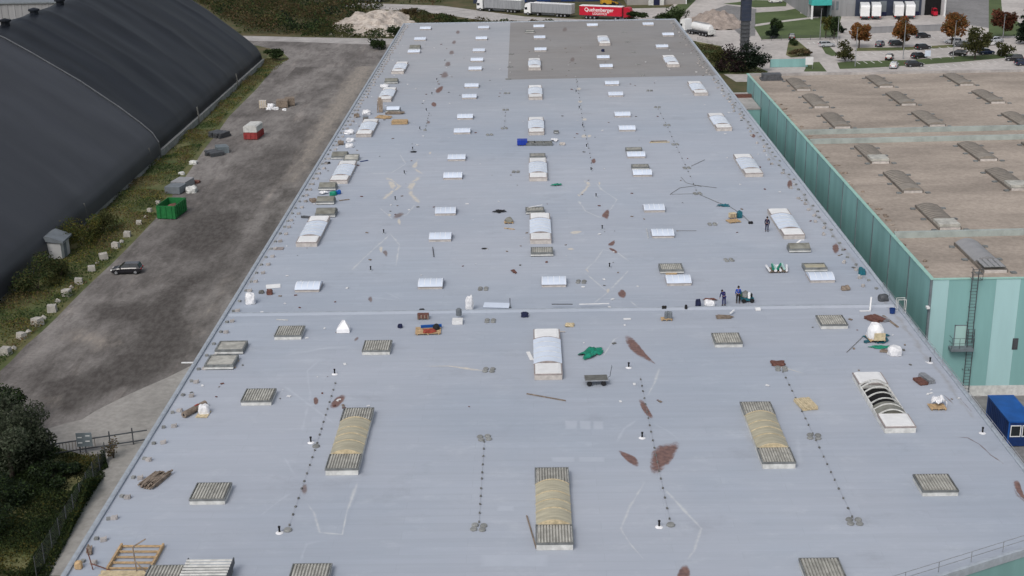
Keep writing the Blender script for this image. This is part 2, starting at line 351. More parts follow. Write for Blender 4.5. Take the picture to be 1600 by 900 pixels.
for j in range(NY):
    for i in range(NX):
        x, y = YX0 + i * ST, YY0 + j * ST; gm.v.append((x, y, .024))
        def lvl(L): return max(s * max(0, min(1, (poly_depth(P, x, y) + 2.2) / 5.5)) for s, P in L)
        gd.append(lvl(mud_w)); gt.append(lvl(tan_w)); okv.append(poly_depth(yard_w, x, y) > .05)
for j in range(NY - 1):
    for i in range(NX - 1):
        f = (j * NX + i, j * NX + i + 1, (j + 1) * NX + i + 1, (j + 1) * NX + i)
        if all(okv[k] for k in f): gm.f.append(f); gm.m.append(0)
gm_ob = struct('churned_gravel', gm, 'churned')
for nm, dat in (('mud', gd), ('tan', gt)): gm_ob.data.attributes.new(nm, 'FLOAT', 'POINT').data.foreach_set('value', dat)
# verge between the black hall and the yard
sheet('verge', [(-60, 520), (0, 462), (100, 376), (245, 243), (320, 173), (417, 90), (424, 72), (440, 80), (452, 92), (430, 104), (402, 138), (358, 182), (338, 210), (318, 235), (300, 262), (280, 290), (262, 318), (243, 342), (226, 360), (208, 379), (190, 397), (172, 415), (152, 433), (131, 453), (112, 472), (88, 497), (66, 518), (40, 540), (16, 566), (0, 580), (-60, 620)], .012, 'verge')
sheet('alley_bounce', [(35.9, 60), (39.0, 60), (39.0, 238), (35.9, 238)], .016, 'concrete', False)  # unseen pale strip added to bounce light up between the walls
sheet('factory_yard', [(39.0, 60), (140, 60), (140, 123.5), (39.0, 123.5)], .016, 'asphalt', False)
sheet('meadow', [(-200, 640), (0, 640), (60, 690), (165, 722), (130, 790), (60, 905), (-200, 905)], .014, 'verge')
# land beyond the warehouse
sheet('lorry_road', [(540, 4), (690, 9), (820, 26), (900, 30), (1060, 33), (1060, 44), (900, 40), (800, 36), (740, 30), (690, 22), (590, 14), (540, 11)], .03, 'concrete')
sheet('paved_yard', [(960, 14), (1045, 12), (1100, -25), (1700, -25), (1700, 128), (1150, 128), (1105, 100), (1060, 62), (1055, 34), (965, 32)], .03, 'paving')
sheet('tarmac_yard', [(1108, 18), (1135, 8), (1182, 14), (1180, 56), (1160, 58), (1140, 40)], .042, 'asphalt')
sheet('tarmac_yard', [(1478, -25), (1545, -25), (1545, 44), (1520, 40), (1478, 28)], .042, 'asphalt')
sheet('lawn', [(1036, 24), (1075, -5), (1100, -25), (1112, -25), (1066, 22), (1062, 34), (1050, 36)], .046, 'lawn')
sheet('lawn', [(1078, 63), (1125, 72), (1132, 82), (1200, 112), (1196, 116), (1120, 116), (1090, 90)], .046, 'verge')
sheet('lawn', [(1130, 6), (1180, 0), (1230, 2), (1228, 10), (1180, 12), (1165, 9)], .046, 'lawn')
sheet('lawn', [(1180, 20), (1225, 17), (1252, 12), (1250, 21), (1268, 23), (1264, 27), (1220, 32.5), (1180, 38)], .046, 'lawn')
sheet('lawn', [(1178, 42), (1220, 35), (1280, 28), (1284, 21), (1316, 21), (1312, 36), (1308, 58), (1250, 60), (1190, 62)], .046, 'lawn')
sheet('lawn', [(1545, -25), (1562, -25), (1566, 20), (1600, 40), (1610, 56), (1545, 57)], .046, 'lawn')
sheet('lawn', [(1284, 74), (1296, 73), (1310, 86), (1300, 88), (1290, 84)], .046, 'lawn')
sheet('lawn', [(1262, 98), (1280, 97), (1292, 112), (1256, 112)], .046, 'lawn')
sheet('lawn', [(1312, 108), (1308, 98), (1330, 96), (1420, 94), (1500, 88), (1590, 84), (1592, 89), (1500, 97), (1400, 104), (1345, 107)], .046, 'lawn')
sheet('lawn', [(1335, 80), (1340, 75), (1410, 74), (1490, 70), (1492, 74), (1410, 79)], .046, 'verge')
sheet('lawn', [(1232, 66), (1244, 62), (1266, 80), (1266, 88), (1236, 90), (1228, 86)], .046, 'verge')
sheet('footpath', [(1180, 39), (1220, 33.2), (1268, 27.2), (1273, 21), (1283, 21), (1279, 28), (1220, 35), (1180, 41.5)], .052, 'paving')
bay = MB()
for x0, y0, x1, y1, n, dx, dy in ((1262, 66, 1325, 62, 9, 4, 3.4), (1335, 84, 1480, 73, 12, 7, 3.6), (1338, 97, 1372, 95, 4, 6, 3.4), (1425, 106, 1590, 92, 14, 7, 3), (1345, 62, 1480, 57, 12, 5, 2.6), (1450, 90, 1480, 87, 3, 6, 3)):
    for i in range(n):
        t = i / (n - 1); a = W(x0 + (x1 - x0) * t, y0 + (y1 - y0) * t); b = W(x0 + (x1 - x0) * t + dx, y0 + (y1 - y0) * t + dy)
        d = (b - a).normalized(); q = Vector((-d.y, d.x, 0)) * .12
        bay.add([(p.x, p.y, .056) for p in (a - q, b - q, b + q, a + q)], [(0, 1, 2, 3)])
struct('parking_bay_lines', bay, 'line_paint')

# ------------------------------------------------------------ the warehouse
RZ = 10.0
wh = thing('warehouse', 'long flat-roofed warehouse with blue-grey membrane roof and rows of skylights', 'warehouse', (0, 200, 0))
def wpart(name, mb, mats, smooth=False):          # geometry given in world coordinates
    mb.v = [(x, y - 200, z) for x, y, z in mb.v]; return mp(name, mb, mats, wh, smooth=smooth)
FOOT = [(-30.4, 60), (-1.4, 60), (35.85, 78.3), (35.85, 328), (-30.4, 328)]
wb = MB(); n = len(FOOT)
wb.add([(x, y, z) for z in (0, RZ - .05) for x, y in FOOT], [(i, (i + 1) % n, n + (i + 1) % n, n + i) for i in range(n)]); wpart('wall', wb, 'teal')
wpart('roof_membrane', MB().add([(x, y, RZ) for x, y in FOOT], [tuple(range(n))]), 'membrane')
wpart('old_roof_membrane', MB().add([(x, y, RZ + .012) for x, y in ((-4.0, 250), (35.4, 250.9), (35.4, 327.6), (-4.3, 327.6))], [(0, 1, 2, 3)]), 'membrane_old')
def kerb(a, b, w, h, m='flashing', name='parapet'):
    a, b = Vector((*a, 0)), Vector((*b, 0)); d = (b - a).normalized(); q = Vector((d.y, -d.x, 0))
    P = [(-.05, -.35), (w, -.35), (w, h * .75), (w * .55, h), (-.05, h)]
    vs = [p - q * u + Vector((0, 0, RZ + z)) for p in (a, b) for u, z in P]
    k = len(P); wpart(name, MB().add(vs, [(i, (i + 1) % k, k + (i + 1) % k, k + i) for i in range(k)] + [tuple(range(k))[::-1], tuple(range(k, 2 * k))]), m)
for a, b in zip(FOOT, FOOT[1:] + FOOT[:1]): kerb(a, b, .28, .2)
wpart('expansion_upstand', MB().sweep([(122.55, RZ - .02), (122.9, RZ + .18), (123.15, RZ + .18), (123.4, RZ - .02)], 'x', -29.9, 35.4), 'membrane')
wpart('expansion_capping', MB().box(-29.9, 122.92, RZ + .182, 35.4, 123.12, RZ + .2), 'flashing')

# --- skylights: parts of the warehouse, each with curb, vault, flaps or slats
def arc(w, rise, n=10, z0=0.0): return [(-w / 2 + w * k / n, z0 + rise * (1 - (2 * k / n - 1) ** 2)) for k in range(n + 1)]
def slat_panel(w, d, z, cnt=11):
    mb = MB(); mb.box(-w / 2, -d / 2, z - .06, w / 2, d / 2, z, 1)
    for k in range(cnt):
        x = -w / 2 + w * (k + .5) / cnt; h = w / cnt * .36
        mb.sweep([(x - h, z + .002), (x - h * .6, z + .07), (x + h * .6, z + .07), (x + h, z + .002)], 'y', -d / 2, d / 2, 0)
    return mb
def frame_ring(w, d, z0, z1, t=.12):
    mb = MB()
    for x0, y0, x1, y1 in ((-w / 2, -d / 2, w / 2, -d / 2 + t), (-w / 2, d / 2 - t, w / 2, d / 2), (-w / 2, -d / 2 + t, -w / 2 + t, d / 2 - t), (w / 2 - t, -d / 2 + t, w / 2, d / 2 - t)): mb.box(x0, y0, z0, x1, y1, z1)
    return mb
def curb_box(w, d, h, fl=.18): return MB().sweep([(-w / 2 - fl, 0), (-w / 2, h), (w / 2, h), (w / 2 + fl, 0)], 'y', -d / 2 - .02, d / 2 + .02)
def vault(w, rise, y0, y1, z, n=12, axis='y'): return MB().sweep(arc(w, rise, n, z) + [(w / 2, z - .08), (-w / 2, z - .08)], axis, y0, y1)
ME = {}
ME['curb_sq'] = MB().box(-1.25, -1.25, 0, 1.25, 1.25, .26).mesh('curb', 'cream_curb')
ME['curb_sq_w'] = MB().box(-1.25, -1.25, 0, 1.25, 1.25, .34).mesh('curb', 'white_dirty')
ME['dome'] = vault(2.56, .36, -1.28, 1.28, .30, 12, 'x').mesh('dome', 'white_vault', False)
ribs = MB()
for x in (-1.2, -.6, 0, .6, 1.2): ribs.sweep([(u, z + .012) for u, z in arc(2.5, .36, 10, .30)] + [(1.2, .31), (-1.2, .31)], 'x', x - .02, x + .02)
ME['dome_rib'] = ribs.mesh('rib', 'white')
ME['rim'] = frame_ring(2.62, 2.62, .22, .27, .1).mesh('rim', 'brown_trim')
ME['curb_long'] = MB().box(-1.2, -5.45, 0, 1.2, 5.45, .42).mesh('curb', 'cream_curb')
ME['curb_long_w'] = MB().box(-1.2, -5.45, 0, 1.2, 5.45, .42).mesh('curb', 'white_dirty')
ME['vault'] = vault(2.5, .27, -3.0, 3.0, .46, 14).mesh('vault', 'white_vault', False)
ME['vault_tan'] = vault(2.42, .40, -3.0, 3.0, .46, 14).mesh('vault', 'tan_vault', False)
def arch_rib(w, rise, z, t, m): return MB().sweep(arc(w + .06, rise + .03, 14, z) + [(w / 2, z - .06), (-w / 2, z - .06)], 'y', -t, t).mesh('rib', m)
ME['rib_end'] = arch_rib(2.5, .27, .46, .035, 'brown_trim'); ME['rib_mid'] = arch_rib(2.5, .275, .46, .02, 'white_dirty'); ME['rib_tan'] = arch_rib(2.42, .405, .46, .035, 'wood_pale')
ME['flap'] = MB().sweep([(-1.12, .44), (-1.12, .56), (-.9, .62), (.9, .62), (1.12, .56), (1.12, .44)], 'y', -1.1, 1.1).mesh('flap', 'white')
ME['flap_frame'] = frame_ring(2.46, 2.42, .42, .54, .1).mesh('flap_frame', 'brown_trim')
ME['slats'] = slat_panel(2.3, 2.3, .42).mesh('slat_pane', ['old_slat', 'slat_gap'])
ME['slat_frame'] = frame_ring(2.56, 2.56, .3, .46, .07).mesh('slat_frame', 'old_frame')
ME['slats_hi'] = slat_panel(2.2, 2.25, .5).mesh('slat_pane', ['old_slat', 'slat_gap'])
ME['slat_frame_hi'] = frame_ring(2.5, 2.5, .4, .55, .07).mesh('slat_frame', 'old_frame')
def grime_shade(x, y, w, h):
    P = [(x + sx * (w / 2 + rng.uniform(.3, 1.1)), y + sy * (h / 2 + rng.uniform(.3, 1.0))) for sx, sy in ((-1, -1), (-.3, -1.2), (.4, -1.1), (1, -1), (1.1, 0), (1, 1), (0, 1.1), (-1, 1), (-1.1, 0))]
    wpart('roof_grime_shade', fade_patch(smooth_loop([(p[0], p[1], 0) for p in P], 2), RZ + .002, 8), 'grime_shade')  # dirt margin with the skylight's contact shade painted in
def sky_empty(x, y, name='skylight'): return link(bpy.data.objects.new(name, None), wh, (x, y - 200, RZ + .012))
def sub(p, key, y=0.0): return part(ME[key].name.split('.')[0], ME[key], p, (0, y, 0))
for X, Ys in ((-10.5, (316.5, 299.6, 282.6, 270.5, 260, 241.8, 231.5, 214.2, 203.3, 185.7, 175.1, 157.5, 146.6, 129.9)), (15.2, (317.6, 271, 260.4, 242, 231.4, 214, 203.4, 185.7, 175.1, 157.5, 146.7, 129.9)),
              (-24.3, (317, 300.2, 282.4)), (-23.2, (129.5,)), (2.55, (317, 299.6, 282.5)), (2.3, (130,)), (28.4, (317.8, 283.7)), (31.4, (300.7,)), (30.0, (130.2,))):
    for y in Ys:
        e = sky_empty(X, y + 1.25); sub(e, 'curb_sq'); sub(e, 'rim'); sub(e, 'dome'); sub(e, 'dome_rib')
for X, y in ((-25.5, 258), (-25.3, 230), (-25.7, 202.2), (-25.8, 173.7), (-25.7, 145.3), (1.15, 259.6), (1.12, 229.8), (1.05, 201.7), (1.08, 173.5), (1.1, 145.1), (1.32, 105.6), (28.35, 260.6), (30.1, 231.1), (30.1, 202.6), (30.05, 174.0), (30.0, 145.5), (16.55, 288.8)):
    grime_shade(X, y + 5.45, 2.5, 10.9) if y < 250 else None; e = sky_empty(X, y + 5.45); sub(e, 'curb_long'); sub(e, 'vault')
    for s in (-1, 1): sub(e, 'flap', s * 4.22); sub(e, 'flap_frame', s * 4.22); sub(e, 'rib_end', s * 2.98)
    for k in (-1.5, -.5, .5, 1.5): sub(e, 'rib_mid', k * 1.2)
for X, y in ((-14.2, 88.2), (1.27, 77.1), (18.0, 88.4)):
    grime_shade(X, y + 5.45, 2.5, 10.9); e = sky_empty(X, y + 5.45); sub(e, 'curb_long_w'); sub(e, 'vault_tan')
    for s in (-1, 1): sub(e, 'slats_hi', s * 4.22); sub(e, 'slat_frame_hi', s * 4.22)
    for k in (-2.97, -1.2, 0, 1.2, 2.97): sub(e, 'rib_tan', k)
for X, y in ((-22.9, 116.0), (-14.2, 111.9), (28.3, 116.9), (17.8, 112.6), (-23.0, 101.0), (-23.2, 83.9), (28.5, 83.9), (18.1, 72.5), (-14.35, 72.5), (-23.6, 72.5)):
    grime_shade(X, y + 1.25, 2.5, 2.5); e = sky_empty(X, y + 1.25); sub(e, 'curb_sq_w'); sub(e, 'slats'); sub(e, 'slat_frame')
# the opened skylight with its arches bare
e = sky_empty(28.42, 94.2 + 5.45, 'opened_skylight'); e['label'] = 'skylight opened up, dark hole under bare arches'
mb = MB()
for x0, y0, x1, y1 in ((-1.2, -5.45, 1.2, -3.1), (-1.2, 3.1, 1.2, 5.45), (-1.2, -3.1, -1.08, 3.1), (1.08, -3.1, 1.2, 3.1)): mb.box(x0, y0, 0, x1, y1, .42)
mp('curb', mb, 'white_dirty', e); mp('shaft', MB().box(-1.08, -3.1, .0, 1.08, 3.1, .06), 'void', e)
for s in (-1, 1): sub(e, 'flap', s * 4.25); sub(e, 'flap_frame', s * 4.25)
arch = MB(); P = arc(2.4, .5, 12, .44); Q = [(u * .95, z - .07) for u, z in P][::-1]; arch.sweep(P + Q, 'y', -.06, .06); am = arch.mesh('arch', 'white_dirty')
for k in (-3.0, -1.9, -.75, .4, 1.5, 2.5, 3.0): part('arch', am, e, (0, k, 0))
mp('old_pane', vault(2.3, .42, -2.9, -1.3, .44, 12), 'old_dome', e)

# --- vent pipes, lightning wire with holders, edge blocks
pipe = MB().lathe([(0, .5), (.09, .5), (.09, .4), (.065, .4), (.065, 0)], 10).mesh('pipe', 'black_rubber', True)
collar = MB().lathe([(.09, .1), (.14, .08), (.24, .03), (.28, 0)], 14).mesh('collar', 'plastic_white', True)
collar_far = MB().lathe([(.09, .1), (.13, .08), (.22, .03), (.24, 0)], 12).mesh('collar', 'flashing', True)
for X, y in [(-17.35, v) for v in (107.5, 93.8, 79.8, 178.6, 165, 150.2, 136.3, 193, 207, 221.5, 236, 250)] + [(8.4, v) for v in (108.1, 93.9, 80, 178.8, 165, 150.6, 136.2, 193, 207.2, 221.5, 236)] + [(W(1453, 567, 10).x, W(1453, 567, 10).y), (W(1535, 677, 10).x, W(1535, 677, 10).y)]:
    e = sky_empty(X, y, 'vent_pipe'); part('pipe', pipe, e); part('collar', collar if y < 120 else collar_far, e)
foot = MB()
for dx in (-.3, .3):
    for dy in (-.28, .28): foot.lathe([(0, .14), (.20, .13), (.25, .06), (.25, 0)], 10, 0, (dx, dy))
foot = foot.mesh('wire_foot', 'wall_concrete'); hold = MB().box(-.06, -.08, 0, .06, .08, .1).mesh('wire_holder', 'old_dark')
foot1 = MB().lathe([(0, .16), (.24, .14), (.3, .06), (.3, 0)], 10).mesh('wire_foot', 'wall_concrete')
def wire(px, feet=(), single=(), step=1.25, blocks=True):
    P = [W(x, y, RZ) for x, y in px]; wpart('lightning_wire', MB().path([(p.x, p.y, RZ + .1) for p in P], .008, 5), 'steel')
    if blocks:
        for a, b in zip(P, P[1:]):
            k = max(1, int((b - a).length / step))
            for i in range(k):
                q = a.lerp(b, (i + .5 + rng.uniform(-.12, .12)) / k); part('wire_holder', hold, wh, (q.x, q.y - 200, RZ + .012), rng.uniform(-.3, .3))
    for x, y in feet: q = W(x, y, RZ); part('wire_foot', foot, wh, (q.x, q.y - 200, RZ + .012), rng.uniform(-.2, .2))
    for x, y in single: q = W(x, y, RZ); part('wire_foot', foot1, wh, (q.x, q.y - 200, RZ + .012))
wire([(525, 596), (494, 698), (450, 828)], (), [(494, 698), (450, 829)])
wire([(757, 685), (748, 825)], [(757, 685), (748, 825)])
wire([(1000, 588), (1012, 650), (1031, 742), (1048, 821)], (), [(1048, 821)])
wire([(1221, 577), (1272, 683), (1335, 816)], [(1221, 577), (1272, 683), (1335, 816)])
wire([(1027, 168), (1042, 196), (1055, 226), (1073, 263), (1090, 303)], [(1027, 168), (1042, 196), (1055, 226), (1073, 263), (1090, 303)], (), 3)
wire([(790, 172), (788, 201)], [(790, 172), (788, 201)], (), 3)
wire([(900, 122), (905, 150), (911, 195), (921, 236), (926, 268)], (), (), 3)
wire([(671, 175), (664, 204)], (), [(664, 204)], 2)
for x, y in ((764, 579), (766, 502), (1113, 351), (1139, 407), (908, 441), (755, 452), (792, 146), (794, 124), (797, 105), (799, 85), (1015, 142), (1003, 118), (996, 101), (989, 82), (981, 66), (975, 51), (765, 211), (806, 269)):
    q = W(x, y, RZ); part('wire_foot', foot, wh, (q.x, q.y - 200, RZ + .014), rng.uniform(-.2, .2))
eb = MB().box(-.24, -.17, 0, .12, .17, .2).box(.12, -.1, 0, .2, .1, .3).mesh('edge_block', 'concrete'); eb2 = MB().box(-.14, -.13, 0, .14, .13, .16).mesh('edge_bracket', 'wall_concrete')
y = 67.0
while y < 325:
    x = -29.0 + rng.uniform(-.25, .2)
    part('edge_block', eb, wh, (x, y - 200, RZ + .012), rng.uniform(-.5, .5)); part('edge_bracket', eb2, wh, (-29.65, y - 200 + rng.uniform(-.3, .3), RZ + .012), rng.uniform(-.4, .4))
    y += 3.0 if y < 128 else 2.9
y = 128
while y < 322:
    part('edge_bracket', eb2, wh, (34.8 + rng.uniform(-.4, .25), y - 200, RZ + .02), rng.uniform(-1, 1))
    if rng.random() < .6: part('edge_block', eb, wh, (34.1 + rng.uniform(-.5, .3), y - 199.2, RZ + .02), rng.uniform(-2, 2))
    y += 2.6
# guard rails on the right edge and across the cut corner
def rail(a, b, step, h, name='guard_rail'):
    a, b = Vector(a), Vector(b); k = max(1, round((b - a).length / step)); up = Vector((0, 0, 1)); mb = MB()
    for i in range(k + 1): q = a.lerp(b, i / k); mb.tube(q, q + up * h, .022, None, 6)
    for t in (h, h * .5): mb.tube(a + up * t, b + up * t, .02, None, 6)
    wpart(name, mb, 'steel')
rail((35.6, 79.2, RZ + .2), (35.6, 128, RZ + .2), 2.6, .55)
rail((35.0, 78.3, RZ + .2), (6, 64.05, RZ + .2), 2.6, .75)
lad = MB()
for x in (-.28, .28): lad.path([(x, 0, -9.5), (x, 0, 1.25), (x, -.8, 1.25), (x, -.8, .1)], .035)
for k in range(30): lad.tube((-.28, 0, -9.3 + k * .33), (.28, 0, -9.3 + k * .33), .02)
lad.v = [(36.1 + y * 1, 121.5 + x, z + RZ) for x, y, z in lad.v]; wpart('access_ladder', lad, 'white_dirty')

# --- stains, dried pond margins and patches on the membrane (flat marks with shapes of their own)
zi = [0]
def roof_mark(name, mb_fn, m):
    zi[0] += 1; z = RZ + (.016 if m == 'stain_old' else .004 + (zi[0] % 7) * .0007 if name != 'roof_stain' else .0095 + (zi[0] % 3) * .0009); wpart(name, mb_fn(z), m)
def stain(m, px, it=2): roof_mark('roof_stain', lambda z: fade_patch(smooth_loop([W(x, y, RZ) for x, y in px], it), z, 5), m)
def mark(m, px, w=.28): roof_mark('pond_margin', lambda z: fade_strip([W(x, y, RZ) for x, y in px], w, z), m)
stain('stain_red', [(973, 523), (985, 524), (998, 537), (1012, 556), (1030, 573), (1016, 566), (996, 557), (980, 543)])
stain('stain_red', [(1014, 738), (1014, 712), (1024, 696), (1048, 690), (1064, 688), (1062, 700), (1050, 722), (1036, 736), (1024, 744)], 1)
stain('stain_red', [(962, 701), (978, 707), (996, 714), (1001, 731), (990, 729), (976, 719)])
stain('stain_red', [(1055, 905), (1060, 890), (1068, 880), (1078, 884), (1080, 905), (1068, 930)])
stain('stain_red', [(996, 622), (1005, 624), (1012, 636), (1022, 652), (1020, 658), (1008, 648), (1000, 635)])
stain('stain_red', [(512, 638), (520, 624), (534, 615), (543, 617), (536, 630), (524, 640)])
stain('stain_red', [(489, 622), (494, 619), (499, 625), (496, 634), (490, 632)])
stain('stain_red', [(938, 338), (946, 328), (953, 326), (951, 344), (944, 342)]); stain('stain_red', [(946, 384), (956, 377), (962, 374), (960, 385)]); stain('stain_red', [(948, 386), (958, 388), (967, 394), (962, 398)])
stain('stain_red', [(964, 457), (972, 450), (980, 458), (976, 468), (966, 464)]); stain('stain_red', [(922, 250), (930, 246), (932, 254), (926, 257)])
stain('stain_red', [(678, 143), (686, 135), (694, 133), (691, 142), (684, 147)]); stain('stain_red', [(672, 163), (677, 158), (684, 163), (679, 169)])
for x, y, r in ((694, 117, 9), (699, 100, 7), (705, 82, 6), (709, 66, 5), (715, 50, 5), (882, 46, 6), (894, 93, 6), (669, 191, 4)): stain('stain_old' if x > 800 else 'stain_brown', [(x - r, y + r * .5), (x - r * .3, y - r * .8), (x + r * .8, y - r * .7), (x + r, y + r * .4), (x, y + r * .9)])
stain('stain_red', [(1230, 283), (1236, 279), (1240, 288), (1235, 296), (1229, 293)]); stain('stain_red', [(1299, 383), (1308, 378), (1313, 390), (1307, 398), (1301, 394)]); stain('stain_red', [(1172, 212), (1177, 208), (1182, 212), (1178, 217)])
stain('stain_red', [(1580, 752), (1592, 748), (1598, 768), (1606, 785), (1590, 775)]); stain('stain_brown', [(610, 340), (622, 330), (636, 331), (628, 340), (616, 344)])
stain('stain_brown', [(594, 392), (604, 388), (608, 398), (604, 405)]); stain('stain_brown', [(572, 466), (580, 460), (584, 470), (580, 477)]); stain('stain_brown', [(552, 530), (560, 524), (562, 530), (553, 536)])
stain('stain_brown', [(468, 765), (474, 752), (482, 755), (482, 772), (472, 776)])
for x, y, s in ((912, 212, 5), (906, 158, 4), (904, 138, 4), (913, 186, 4), (920, 212, 4), (826, 208, 0), (1216, 572, 0)):
    if s: stain('mark_cream', [(x - s * 1.6, y + s * .4), (x, y - s * .7), (x + s * 1.6, y), (x + s * .5, y + s)])
for m, px, w in (('mark_pale', [(548, 423), (583, 390), (610, 366), (624, 382), (618, 420)], .3), ('mark_pale', [(590, 322), (613, 342), (636, 335), (650, 318)], .3), ('mark_pale', [(570, 272), (612, 270), (634, 256), (624, 240)], .3),
    ('mark_cream', [(604, 277), (624, 291), (612, 300), (598, 312)], .45), ('mark_cream', [(656, 276), (640, 290), (642, 303), (655, 318)], .45), ('mark_cream', [(655, 248), (645, 262), (660, 272)], .4),
    ('mark_pale', [(903, 312), (915, 330), (938, 340), (955, 326), (964, 312), (940, 296), (930, 284)], .3), ('mark_cream', [(914, 282), (920, 290), (905, 306)], .35), ('mark_pale', [(912, 424), (930, 408), (942, 390), (965, 395), (988, 412)], .3),
    ('mark_pale', [(912, 424), (930, 440), (950, 456), (985, 420)], .3), ('mark_pale', [(920, 480), (948, 458), (962, 450)], .3), ('mark_pale', [(1000, 484), (980, 466)], .3), ('mark_pale', [(940, 560), (960, 530), (978, 522)], .25), ('mark_pale', [(1032, 572), (1022, 600), (1008, 625)], .3),
    ('mark_pale', [(1010, 750), (985, 790), (970, 826), (985, 850), (1015, 885)], .26), ('mark_pale', [(1035, 760), (1062, 790), (1096, 826), (1085, 860), (1065, 885)], .26), ('mark_faint', [(960, 695), (975, 670), (1005, 650)], .35), ('mark_faint', [(1020, 660), (1050, 678), (1064, 690)], .35),
    ('mark_pale', [(475, 780), (490, 800), (500, 832), (535, 835), (542, 800), (562, 745)], .25), ('mark_faint', [(440, 705), (455, 735), (468, 752)], .4), ('mark_faint', [(400, 810), (440, 780), (465, 765)], .4), ('mark_faint', [(505, 558), (480, 580), (485, 620), (470, 680)], .35),
    ('mark_faint', [(530, 840), (480, 850), (465, 885)], .4), ('mark_faint', [(430, 558), (500, 545), (560, 540)], .5), ('mark_cream', [(660, 572), (700, 572), (760, 580)], .3), ('mark_faint', [(640, 622), (700, 612)], .4), ('mark_cream', [(1210, 570), (1260, 585)], .2),
    ('mark_faint', [(600, 455), (630, 470), (560, 462)], .4), ('mark_faint', [(1246, 680), (1250, 720), (1240, 740)], .6), ('mark_faint', [(860, 470), (960, 466), (1100, 470)], .3), ('mark_faint', [(440, 600), (560, 690)], .3)): mark(m, px, w)
for px in ([(882, 657), (903, 657), (903, 672), (882, 672)], [(905, 657), (924, 657), (924, 672), (905, 672)], [(926, 657), (944, 657), (944, 672), (926, 672)], [(860, 714), (899, 714), (899, 722), (860, 722)], [(903, 714), (946, 714), (946, 722), (903, 722)], [(747, 866), (860, 866), (860, 886), (747, 886)], [(775, 790), (805, 790), (805, 799), (775, 799)], [(888, 362), (914, 362), (914, 367), (888, 367)]):
    roof_mark('patch', lambda z: fade_patch([W(x, y, RZ) for x, y in px], z, 6), 'patch_light')
stain('mark_cream', [(886, 363), (900, 359), (915, 361), (905, 366), (892, 367)]); stain('mark_cream', [(882, 389), (893, 386), (902, 390), (890, 392)])
mark('stain_brown', [(1490, 682), (1512, 684), (1530, 694), (1548, 711), (1568, 725)], .12); mark('stain_brown', [(1586, 750), (1592, 775), (1606, 790)], .3)
mark('stain_brown', [(1470, 612), (1490, 632)], .1); mark('stain_brown', [(1500, 622), (1518, 644)], .15)
for px in ([(602, 277), (624, 289), (612, 302)], [(655, 280), (632, 290), (642, 303)], [(655, 247), (648, 254), (640, 262), (652, 266)], [(668, 238), (676, 236), (672, 243)], [(916, 281), (924, 286), (922, 291), (914, 288)], [(900, 304), (905, 303), (908, 309)], [(620, 342), (626, 340), (627, 354), (621, 350)], [(590, 386), (600, 384), (596, 400)], [(912, 420), (918, 420), (922, 428)], [(945, 452), (955, 449), (950, 462)], [(934, 282), (940, 286), (936, 292)], [(606, 332), (614, 336), (606, 340)]): stain('mark_cream', px, 1)
for X0, Y0, Y1 in ((34.7, 130, 170), (34.6, 168, 215), (34.7, 212, 262), (34.8, 258, 320), (34.9, 96, 126), (-29.7, 130, 200), (-29.7, 205, 320)):
    roof_mark('edge_dirt', lambda z: fade_strip([Vector((X0 + rng.uniform(-.2, .2), Y0 + (Y1 - Y0) * k / 12, 0)) for k in range(13)], .75 if X0 > 0 else .4, z), 'edge_dirt')
rr = random.Random(21)
lit = MB()
for k in range(320):
    x, y = rr.uniform(-29, 35), 100 + 200 * rr.random() ** 1.2; s = rr.uniform(.05, .2); mi = rr.choice([0, 0, 1, 2, 3])
    if rr.random() < .45: x = rr.choice([-28.5, -26, 8.4, -17.3, 34.2]) + rr.gauss(0, 1.0)
    if -29.5 < x < 35: lit.box(x - s, y - s * .6, RZ + .03, x + s, y + s * .6, RZ + .03 + s * .35, mi, rr.uniform(0, 3))
o = wpart('roof_litter', lit, ['white', 'wood_old', 'old_dark', 'rust_brown']); o['kind'] = 'stuff'
# loose cable lying on the membrane
def cable(px, r=.03, z=.04): wpart('roof_cable', MB().path([tuple(W(x, y, RZ).xy) + (RZ + z,) for x, y in px], r, 5), 'old_dark')
cable([(1047, 304), (1062, 294), (1090, 290), (1120, 294)]); cable([(1080, 260), (1101, 250)]); cable([(1064, 277), (1072, 286), (1096, 292)], .025); cable([(1090, 303), (1122, 317), (1140, 323), (1160, 336), (1172, 348)]); cable([(1056, 361), (1088, 361)], .025); cable([(1047, 304), (1090, 303)], .02)
cable([(1350, 525), (1323, 551)], .03)
